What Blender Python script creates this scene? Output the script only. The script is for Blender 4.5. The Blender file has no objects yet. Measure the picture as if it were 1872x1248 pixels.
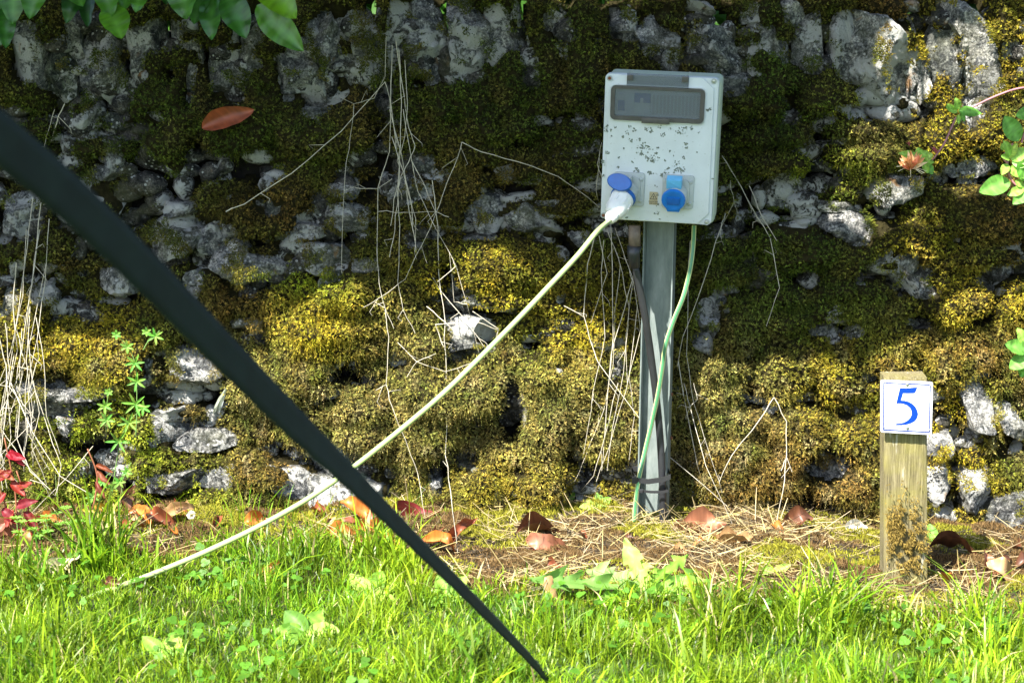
import bpy, bmesh, math, random
import numpy as np
from mathutils import Vector, Matrix

random.seed(5)
RNG = np.random.default_rng(11)
C = bpy.context.scene.collection
SC = bpy.context.scene
R = math.radians

# ------------------------------------------------------------------ camera, sky, sun, exposure
CAM_Z = 1.15
PITCH = R(10.7)
FPX = 3120.0
cd = bpy.data.cameras.new('camera')
cam = bpy.data.objects.new('camera', cd)
C.objects.link(cam)
cam.location = (0, 0, CAM_Z)
cam.rotation_euler = (math.pi / 2 - PITCH, 0, 0)
cd.lens = 60.0
cd.sensor_width = 36.0
cd.clip_start = 0.05
cd.clip_end = 600
cd.dof.use_dof = True
cd.dof.focus_distance = 3.8
cd.dof.aperture_fstop = 6.3
SC.camera = cam

SUN = Vector((-0.42, -0.55, 0.78)).normalized()       # towards the sun
w = bpy.data.worlds.new("World")
SC.world = w
w.use_nodes = True
nt = w.node_tree
sky = nt.nodes.new('ShaderNodeTexSky')
sky.sky_type = 'NISHITA'
sky.sun_disc = False
sky.sun_elevation = math.asin(SUN.z)
sky.sun_rotation = math.atan2(SUN.x, SUN.y) % (2 * math.pi)
bgn = nt.nodes['Background']
bgn.inputs['Strength'].default_value = 0.09
nt.links.new(sky.outputs[0], bgn.inputs['Color'])

sd = bpy.data.lights.new('sun', 'SUN')
sd.energy = 5.0
sd.angle = R(0.5)
sd.color = (1.0, 0.95, 0.86)
sun = bpy.data.objects.new('sun', sd)
C.objects.link(sun)
sun.rotation_euler = SUN.to_track_quat('Z', 'Y').to_euler()
sun.location = (-3, -3, 6)
SC.view_settings.view_transform = 'Standard'
SC.view_settings.look = 'None'
SC.view_settings.exposure = 2.0
SC.view_settings.gamma = 1.0
SC.view_settings.use_curve_mapping = False

# ------------------------------------------------------------------ measuring
cp, sp_ = math.cos(PITCH), math.sin(PITCH)


def P(u, v, y):
    """photo pixel -> world point at depth y"""
    a = (u - 936) / FPX
    b = -(v - 624) / FPX
    dy = cp + b * sp_
    dz = -sp_ + b * cp
    t = y / dy
    return Vector((a * t, y, CAM_Z + dz * t))


def sstep(a, b, x):
    t = np.clip((x - a) / (b - a), 0, 1)
    return t * t * (3 - 2 * t)


_perm = np.random.default_rng(3).permutation(256)
_perm = np.concatenate([_perm, _perm])
_grad = np.random.default_rng(4).normal(size=(256, 3))
_grad /= np.linalg.norm(_grad, axis=1)[:, None]


def perlin(x, y, z):
    x, y, z = np.broadcast_arrays(np.asarray(x, float), np.asarray(y, float), np.asarray(z, float))
    xi, yi, zi = np.floor(x).astype(int), np.floor(y).astype(int), np.floor(z).astype(int)
    xf, yf, zf = x - xi, y - yi, z - zi
    u, v, w_ = [t * t * t * (t * (t * 6 - 15) + 10) for t in (xf, yf, zf)]
    out = 0
    for i in (0, 1):
        for j in (0, 1):
            for k in (0, 1):
                h = _perm[(_perm[(_perm[(xi + i) & 255] + yi + j) & 255] + zi + k) & 255]
                g = _grad[h]
                d = g[..., 0] * (xf - i) + g[..., 1] * (yf - j) + g[..., 2] * (zf - k)
                out = out + d * (u if i else 1 - u) * (v if j else 1 - v) * (w_ if k else 1 - w_)
    return out * 1.5


def fbm(x, y, z, o=3):
    s, a, f = 0, 1.0, 1.0
    for i in range(o):
        s = s + a * perlin(x * f + 13 * i, y * f + 7 * i, z * f)
        a *= 0.5
        f *= 2.03
    return s


def ground(x, y):
    x = np.asarray(x, float)
    y = np.asarray(y, float)
    near = sstep(9, 5, np.hypot(x, y))
    g = -0.055 * sstep(0.35, 1.15, x) - 0.008 * sstep(3.3, 3.75, y) * sstep(0.6, 0.2, np.abs(x - 0.15))
    g = g + near * (0.006 * np.abs(perlin(x * 22, y * 22, 7.2)) + 0.012 * perlin(x * 2.3, y * 2.3, 1.7) + 0.006 * perlin(x * 9, y * 9, 4.2))
    return g


def PG(u, v, up=0.0):
    """photo pixel -> point on the ground"""
    a = (u - 936) / FPX
    b = -(v - 624) / FPX
    dy = cp + b * sp_
    dz = -sp_ + b * cp
    z = 0.0
    for _ in range(8):
        t = (z + up - CAM_Z) / dz
        z = float(ground(a * t, dy * t))
    return Vector((a * t, dy * t, z + up))


# ------------------------------------------------------------------ object helpers
def link(name, me, mat=None, parent=None):
    o = bpy.data.objects.new(name, me)
    C.objects.link(o)
    if mat is not None:
        me.materials.append(mat)
    if parent is not None:
        o.parent = parent
    return o


def tag(o, label=None, cat=None, group=None, kind=None):
    if label: o['label'] = label
    if cat: o['category'] = cat
    if group: o['group'] = group
    if kind: o['kind'] = kind
    return o


def empty(name, loc=(0, 0, 0), label=None, cat=None, group=None):
    o = bpy.data.objects.new(name, None)
    C.objects.link(o)
    o.location = loc
    o.empty_display_size = 0.05
    return tag(o, label, cat, group)


def npmesh(name, verts, faces, smooth=False, tint=None):
    verts = np.ascontiguousarray(verts, dtype=np.float32)
    faces = np.ascontiguousarray(faces, dtype=np.int32)
    me = bpy.data.meshes.new(name)
    nf, k = faces.shape
    me.vertices.add(len(verts))
    me.vertices.foreach_set('co', verts.ravel())
    me.loops.add(nf * k)
    me.loops.foreach_set('vertex_index', faces.ravel())
    me.polygons.add(nf)
    me.polygons.foreach_set('loop_start', np.arange(0, nf * k, k, dtype=np.int32))
    if smooth:
        me.polygons.foreach_set('use_smooth', np.ones(nf, dtype=bool))
    if tint is not None:
        a = me.color_attributes.new('tint', 'FLOAT_COLOR', 'POINT')
        t = np.ones((len(verts), 4), dtype=np.float32)
        t[:, :3] = tint
        a.data.foreach_set('color', t.ravel())
    me.update(calc_edges=True)
    return me


def scatter(tv, tf, pos, X, Y, Z, scale):
    """template copies: pos N,3 ; axes N,3 ; scale N or N,3"""
    n, k = len(pos), len(tv)
    scale = np.asarray(scale, float)
    if scale.ndim == 1:
        scale = np.repeat(scale[:, None], 3, 1)
    v = (pos[:, None, :] + tv[None, :, 0, None] * (X * scale[:, 0:1])[:, None, :]
         + tv[None, :, 1, None] * (Y * scale[:, 1:2])[:, None, :]
         + tv[None, :, 2, None] * (Z * scale[:, 2:3])[:, None, :])
    f = tf[None] + (np.arange(n) * k)[:, None, None]
    return v.reshape(-1, 3), f.reshape(-1, tf.shape[1])


def nrm(a):
    return a / np.maximum(np.linalg.norm(a, axis=-1, keepdims=True), 1e-9)


def frames(d, up):
    """d: forward N,3, up hint N,3 -> X(right), Y(forward), Z(normal)"""
    Y = nrm(d)
    X = nrm(np.cross(Y, up))
    Z = np.cross(X, Y)
    return X, Y, Z


def tube_arrays(pts, r0, r1=None, sides=5, off=0):
    pts = [Vector(p) for p in pts]
    r1 = r0 if r1 is None else r1
    n = len(pts)
    vs, fs = [], []
    prev = None
    for i, p in enumerate(pts):
        t = (pts[min(i + 1, n - 1)] - pts[max(i - 1, 0)])
        if t.length < 1e-9: t = Vector((0, 0, 1))
        t.normalize()
        if prev is None:
            a = t.orthogonal().normalized()
        else:
            a = (prev - t * prev.dot(t))
            a = a.normalized() if a.length > 1e-6 else t.orthogonal().normalized()
        prev = a
        b = t.cross(a)
        r = r0 + (r1 - r0) * i / max(n - 1, 1)
        for k in range(sides):
            an = 2 * math.pi * k / sides
            vs.append(p + (a * math.cos(an) + b * math.sin(an)) * r)
    for i in range(n - 1):
        for k in range(sides):
            k2 = (k + 1) % sides
            fs.append([off + i * sides + k, off + i * sides + k2, off + (i + 1) * sides + k2, off + (i + 1) * sides + k])
    return [tuple(v) for v in vs], fs


def smooth_path(pts, sub=6):
    pts = [Vector(p) for p in pts]
    if len(pts) < 3: return pts
    out = []
    for i in range(len(pts) - 1):
        p0 = pts[max(i - 1, 0)]; p1 = pts[i]; p2 = pts[i + 1]; p3 = pts[min(i + 2, len(pts) - 1)]
        for s in range(sub):
            t = s / sub
            out.append(0.5 * ((2 * p1) + (p2 - p0) * t + (2 * p0 - 5 * p1 + 4 * p2 - p3) * t * t + (-p0 + 3 * p1 - 3 * p2 + p3) * t ** 3))
    out.append(pts[-1])
    return out


def tube(name, pts, r0, r1, mat, parent=None, sides=6, sub=0, caps=True):
    if sub: pts = smooth_path(pts, sub)
    v, f = tube_arrays(pts, r0, r1, sides)
    if caps:
        f = f + [list(range(sides))[::-1], list(range(len(v) - sides, len(v)))]
    me = bpy.data.meshes.new(name)
    me.from_pydata(v, [], f)
    for p in me.polygons: p.use_smooth = len(p.vertices) == 4
    return link(name, me, mat, parent)


def join_arrays(parts):
    V, F, o = [], [], 0
    for v, f in parts:
        V += list(v)
        F += [[i + o for i in q] for q in f]
        o += len(v)
    return V, F


def pymesh(name, V, F, mat=None, parent=None, smooth=False):
    me = bpy.data.meshes.new(name)
    me.from_pydata([tuple(v) for v in V], [], F)
    me.update()
    if smooth:
        for p in me.polygons: p.use_smooth = True
    return link(name, me, mat, parent)


def prism(poly, y0, y1, bevel=0.0):
    """polygon in (x,z) extruded along y (front y0 < back y1); bmesh"""
    bm = bmesh.new()
    a = sum(poly[i][0] * poly[(i + 1) % len(poly)][1] - poly[(i + 1) % len(poly)][0] * poly[i][1] for i in range(len(poly)))
    if a < 0: poly = poly[::-1]
    vs = [bm.verts.new((p[0], y0, p[1])) for p in poly]
    f = bm.faces.new(vs)
    r = bmesh.ops.extrude_face_region(bm, geom=[f])
    bmesh.ops.translate(bm, vec=(0, y1 - y0, 0), verts=[g for g in r['geom'] if isinstance(g, bmesh.types.BMVert)])
    if bevel > 0:
        fe = [e for e in bm.edges if all(abs(v.co.y - y0) < 1e-6 for v in e.verts)]
        bmesh.ops.bevel(bm, geom=fe, offset=bevel, segments=2, affect='EDGES', profile=0.6)
    bmesh.ops.recalc_face_normals(bm, faces=bm.faces[:])
    return bm


def bmobj(name, bm, mat, parent=None, smooth_angle=None):
    me = bpy.data.meshes.new(name)
    bm.to_mesh(me)
    bm.free()
    if smooth_angle:
        me.polygons.foreach_set('use_smooth', [True] * len(me.polygons))
        me.set_sharp_from_angle(angle=R(smooth_angle))
    return link(name, me, mat, parent)


def rrect(x0, z0, x1, z1, r, n=5):
    pts = []
    for cx, cz, a0 in ((x1 - r, z1 - r, 0), (x0 + r, z1 - r, 90), (x0 + r, z0 + r, 180), (x1 - r, z0 + r, 270)):
        for i in range(n + 1):
            a = R(a0 + 90 * i / n)
            pts.append((cx + r * math.cos(a), cz + r * math.sin(a)))
    return pts


def lathe(profile, n=24):
    """profile [(r, t)] around local -Y axis (t measured along it); bmesh"""
    V, F = [], []
    for r, t in profile:
        for k in range(n):
            a = 2 * math.pi * k / n
            V.append((r * math.cos(a), -t, r * math.sin(a)))
    m = len(profile)
    for i in range(m - 1):
        for k in range(n):
            k2 = (k + 1) % n
            F.append([i * n + k, i * n + k2, (i + 1) * n + k2, (i + 1) * n + k])
    F.append(list(range(n))[::-1])
    F.append([(m - 1) * n + k for k in range(n)])
    bm = bmesh.new()
    vs = [bm.verts.new(v) for v in V]
    for f in F:
        bm.faces.new([vs[i] for i in f])
    bmesh.ops.recalc_face_normals(bm, faces=bm.faces[:])
    return bm


# ------------------------------------------------------------------ materials
def newmat(name):
    m = bpy.data.materials.new(name)
    m.use_nodes = True
    return m, m.node_tree, m.node_tree.nodes['Principled BSDF']


def N(t, kind, **kw):
    n = t.nodes.new(kind)
    for k, v in kw.items():
        if k in n.inputs.keys() if isinstance(k, str) else False:
            n.inputs[k].default_value = v
        else:
            setattr(n, k, v)
    return n


def noise_node(t, scale, detail=4, rough=0.6, vec=None, dist=0.0):
    n = t.nodes.new('ShaderNodeTexNoise')
    n.inputs['Scale'].default_value = scale
    n.inputs['Detail'].default_value = detail
    n.inputs['Roughness'].default_value = rough
    n.inputs['Distortion'].default_value = dist
    if vec is not None: t.links.new(vec, n.inputs['Vector'])
    return n


def ramp(t, fac, stops):
    r = t.nodes.new('ShaderNodeValToRGB')
    el = r.color_ramp.elements
    while len(el) > 1: el.remove(el[-1])
    el[0].position = stops[0][0]
    el[0].color = stops[0][1] + (1,) if len(stops[0][1]) == 3 else stops[0][1]
    for p, c in stops[1:]:
        e = el.new(p)
        e.color = c + (1,) if len(c) == 3 else c
    t.links.new(fac, r.inputs[0])
    return r


def mixc(t, fac, a, b, mode='MIX'):
    m = t.nodes.new('ShaderNodeMix')
    m.data_type = 'RGBA'
    m.blend_type = mode
    for s, x in ((m.inputs[0], fac), (m.inputs[6], a), (m.inputs[7], b)):
        if isinstance(x, (int, float)): s.default_value = x
        elif isinstance(x, tuple): s.default_value = x + (1,) if len(x) == 3 else x
        else: t.links.new(x, s)
    return m.outputs[2]


def bump(t, bsdf, h, strength, dist):
    b = t.nodes.new('ShaderNodeBump')
    b.inputs['Strength'].default_value = strength
    b.inputs['Distance'].default_value = dist
    t.links.new(h, b.inputs['Height'])
    t.links.new(b.outputs[0], bsdf.inputs['Normal'])
    return b


def simple(name, col, rough=0.6, metal=0.0, var=0.0, scale=30, bumpd=0.0, spec=0.5):
    m, t, b = newmat(name)
    b.inputs['Base Color'].default_value = col + (1,)
    b.inputs['Roughness'].default_value = rough
    b.inputs['Metallic'].default_value = metal
    b.inputs['Specular IOR Level'].default_value = spec
    if var or bumpd:
        tc = t.nodes.new('ShaderNodeTexCoord')
        n = noise_node(t, scale, 5, 0.6, tc.outputs['Object'])
        if var:
            r = ramp(t, n.outputs[0], [(0.3, tuple(c * (1 - var) for c in col)), (0.7, tuple(min(1, c * (1 + var)) for c in col))])
            t.links.new(r.outputs[0], b.inputs['Base Color'])
        if bumpd:
            bump(t, b, n.outputs[0], 0.6, bumpd)
    return m


def leafmat(name, trans=0.35, rough=0.5, spec=0.4, boost=1.4, base=None):
    """two-sided leaf: colour from the per-leaf tint attribute (or a base colour), part translucent"""
    m, t, b = newmat(name)
    tc = t.nodes.new('ShaderNodeTexCoord')
    if base is None:
        a = t.nodes.new('ShaderNodeAttribute')
        a.attribute_name = 'tint'
        col = a.outputs['Color']
    else:
        nn = noise_node(t, 45, 4, 0.65, tc.outputs['Object'])
        rr = ramp(t, nn.outputs[0], [(0.3, tuple(c * 0.7 for c in base)), (0.65, tuple(min(1, c * 1.25) for c in base))])
        col = rr.outputs[0]
    t.links.new(col, b.inputs['Base Color'])
    b.inputs['Roughness'].default_value = rough
    b.inputs['Specular IOR Level'].default_value = spec
    if trans > 0:
        tr = t.nodes.new('ShaderNodeBsdfTranslucent')
        c2 = mixc(t, 1.0, col, (boost, boost, boost * 0.75), 'MULTIPLY')
        t.links.new(c2, tr.inputs['Color'])
        mx = t.nodes.new('ShaderNodeMixShader')
        mx.inputs[0].default_value = trans
        t.links.new(b.outputs[0], mx.inputs[1])
        t.links.new(tr.outputs[0], mx.inputs[2])
        t.links.new(mx.outputs[0], t.nodes['Material Output'].inputs['Surface'])
    return m


def stone_material():
    m, t, b = newmat('limestone')
    tc = t.nodes.new('ShaderNodeTexCoord')
    oi = t.nodes.new('ShaderNodeObjectInfo')
    off = t.nodes.new('ShaderNodeVectorMath'); off.operation = 'SCALE'
    off.inputs[0].default_value = (37, 11, 23)
    t.links.new(oi.outputs['Random'], off.inputs['Scale'])
    add = t.nodes.new('ShaderNodeVectorMath'); add.operation = 'ADD'
    t.links.new(tc.outputs['Object'], add.inputs[0])
    t.links.new(off.outputs[0], add.inputs[1])
    v = add.outputs[0]
    n1 = noise_node(t, 34, 8, 0.72, v, 0.5)
    base = ramp(t, n1.outputs[0], [(0.36, (0.022, 0.024, 0.027)), (0.47, (0.095, 0.099, 0.103)), (0.60, (0.28, 0.275, 0.265))])
    nf = noise_node(t, 190, 6, 0.75, v)
    fr_ = ramp(t, nf.outputs[0], [(0.36, (0.22, 0.22, 0.23)), (0.5, (0.9, 0.9, 0.9)), (0.62, (2.0, 1.97, 1.9))])
    bsp = mixc(t, 1.0, base.outputs[0], fr_.outputs[0], 'MULTIPLY')
    tinted = mixc(t, 1.0, bsp, oi.outputs['Color'], 'MULTIPLY')
    # green algae film
    n2 = noise_node(t, 7, 4, 0.6, v)
    alg = ramp(t, n2.outputs[0], [(0.5, (0, 0, 0)), (0.66, (1, 1, 1))])
    am = t.nodes.new('ShaderNodeMath'); am.operation = 'MULTIPLY'; am.inputs[1].default_value = 0.35
    t.links.new(alg.outputs[0], am.inputs[0])
    c1 = mixc(t, am.outputs[0], tinted, (0.11, 0.11, 0.035))
    # pale crust lichen with crisp edges
    n3 = noise_node(t, 42, 8, 0.75, v, 0.8)
    n3b = noise_node(t, 9, 2, 0.5, v)
    s = t.nodes.new('ShaderNodeMath'); s.operation = 'ADD'
    t.links.new(n3.outputs[0], s.inputs[0]); t.links.new(n3b.outputs[0], s.inputs[1])
    li = ramp(t, s.outputs[0], [(0.0, (0, 0, 0)), (1.0, (1, 1, 1))])
    li.color_ramp.elements[0].position = 0.0
    mp = t.nodes.new('ShaderNodeMapRange')
    mp.inputs['From Min'].default_value = 1.02; mp.inputs['From Max'].default_value = 1.06
    t.links.new(s.outputs[0], mp.inputs['Value'])
    c2 = mixc(t, mp.outputs[0], c1, (0.37, 0.37, 0.35))
    # small round pale spots
    vo = t.nodes.new('ShaderNodeTexVoronoi'); vo.inputs['Scale'].default_value = 85
    vo.inputs['Randomness'].default_value = 1.0
    t.links.new(v, vo.inputs['Vector'])
    sp = t.nodes.new('ShaderNodeMapRange')
    sp.inputs['From Min'].default_value = 0.30; sp.inputs['From Max'].default_value = 0.24
    t.links.new(vo.outputs['Distance'], sp.inputs['Value'])
    n5 = noise_node(t, 16, 2, 0.5, v)
    g5 = ramp(t, n5.outputs[0], [(0.5, (0, 0, 0)), (0.58, (1, 1, 1))])
    mm = t.nodes.new('ShaderNodeMath'); mm.operation = 'MULTIPLY'
    t.links.new(sp.outputs[0], mm.inputs[0]); t.links.new(g5.outputs[0], mm.inputs[1])
    c3 = mixc(t, mm.outputs[0], c2, (0.42, 0.42, 0.4))
    # black and rust specks
    n4 = noise_node(t, 70, 3, 0.6, v)
    dk = ramp(t, n4.outputs[0], [(0.30, (1, 1, 1)), (0.36, (0, 0, 0))])
    c4 = mixc(t, dk.outputs[0], c3, (0.045, 0.045, 0.04))
    n6 = noise_node(t, 11, 3, 0.5, v, 1.0)
    ru = ramp(t, n6.outputs[0], [(0.68, (0, 0, 0)), (0.74, (1, 1, 1))])
    rm = t.nodes.new('ShaderNodeMath'); rm.operation = 'MULTIPLY'; rm.inputs[1].default_value = 0.6
    t.links.new(ru.outputs[0], rm.inputs[0])
    c5 = mixc(t, rm.outputs[0], c4, (0.3, 0.15, 0.04))
    t.links.new(c5, b.inputs['Base Color'])
    b.inputs['Roughness'].default_value = 0.9
    b.inputs['Specular IOR Level'].default_value = 0.25
    h1 = noise_node(t, 70, 9, 0.75, v)
    h2 = t.nodes.new('ShaderNodeMath'); h2.operation = 'MULTIPLY_ADD'; h2.inputs[1].default_value = 0.35
    t.links.new(mp.outputs[0], h2.inputs[0]); t.links.new(h1.outputs[0], h2.inputs[2])
    bump(t, b, h2.outputs[0], 1.0, 0.011)
    return m


M = {}
M['stone'] = stone_material()
M['core'] = simple('earth_core', (0.010, 0.008, 0.006), 0.95, var=0.4, scale=40, bumpd=0.01)
M['mossbase'] = simple('moss_base', (0.020, 0.017, 0.006), 0.95, var=0.5, scale=90, bumpd=0.006, spec=0.1)
M['moss'] = leafmat('moss_leaflets', 0.25, 0.7, 0.15, 1.3)
M['grass'] = leafmat('grass_blades', 0.34, 0.42, 0.4, 1.5)
M['straw'] = leafmat('dry_straw', 0.15, 0.7, 0.2, 1.2)
M['laurel'] = leafmat('laurel_leaves', 0.30, 0.32, 0.5, 1.5)
M['weed'] = leafmat('weed_leaves', 0.4, 0.5, 0.3, 1.4)
M['deadleaf'] = leafmat('dead_leaves', 0.12, 0.45, 0.45, 1.3)
M['stem'] = simple('dry_stem', (0.46, 0.42, 0.33), 0.7, var=0.3, scale=60)
M['bark'] = simple('bark', (0.09, 0.07, 0.045), 0.85, var=0.4, scale=40, bumpd=0.003)
M['vine'] = simple('vine_stem', (0.33, 0.13, 0.15), 0.5, var=0.25, scale=50)
M['greenstem'] = simple('green_stem', (0.12, 0.22, 0.05), 0.6, var=0.2, scale=50)


def ground_material():
    m, t, b = newmat('ground_soil')
    tc = t.nodes.new('ShaderNodeTexCoord')
    sx = t.nodes.new('ShaderNodeSeparateXYZ')
    t.links.new(tc.outputs['Object'], sx.inputs[0])
    n = noise_node(t, 3, 4, 0.6, tc.outputs['Object'])
    ad = t.nodes.new('ShaderNodeMath'); ad.operation = 'MULTIPLY_ADD'; ad.inputs[1].default_value = 0.4
    t.links.new(n.outputs[0], ad.inputs[0]); t.links.new(sx.outputs['Y'], ad.inputs[2])
    mr = t.nodes.new('ShaderNodeMapRange'); mr.inputs['From Min'].default_value = 3.40; mr.inputs['From Max'].default_value = 3.55
    t.links.new(ad.outputs[0], mr.inputs['Value'])
    n2 = noise_node(t, 120, 5, 0.7, tc.outputs['Object'])
    gr = ramp(t, n2.outputs[0], [(0.3, (0.03, 0.06, 0.012)), (0.7, (0.10, 0.20, 0.03))])
    so = ramp(t, n2.outputs[0], [(0.3, (0.03, 0.021, 0.012)), (0.7, (0.15, 0.105, 0.055))])
    c = mixc(t, mr.outputs[0], gr.outputs[0], so.outputs[0])
    t.links.new(c, b.inputs['Base Color'])
    b.inputs['Roughness'].default_value = 0.95
    bump(t, b, n2.outputs[0], 1.0, 0.03)
    return m


M['ground'] = ground_material()

# ------------------------------------------------------------------ ground sheet
def ground_axis(c, half, fine, n_f, n_c):
    a = np.linspace(-fine, fine, n_f)
    o = fine + (half - fine) * (np.linspace(0, 1, n_c + 1)[1:] ** 3)
    return np.concatenate([c - o[::-1], c + a, c + o])


gx = ground_axis(0, 250, 2.0, 130, 16)
gy = ground_axis(3.2, 250, 1.4, 110, 16)
GX, GY = np.meshgrid(gx, gy)
GZ = ground(GX, GY)
nx_, ny_ = len(gx), len(gy)
idx = np.arange(nx_ * ny_).reshape(ny_, nx_)
q = np.stack([idx[:-1, :-1], idx[:-1, 1:], idx[1:, 1:], idx[1:, :-1]], -1).reshape(-1, 4)
me = npmesh('ground', np.stack([GX, GY, GZ], -1).reshape(-1, 3), q, True)
tag(link('ground', me, M['ground']), kind='structure')

# ------------------------------------------------------------------ the dry stone wall
WY = 3.95


def wall_y(z):
    return 3.985 + 0.05 * z


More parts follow.
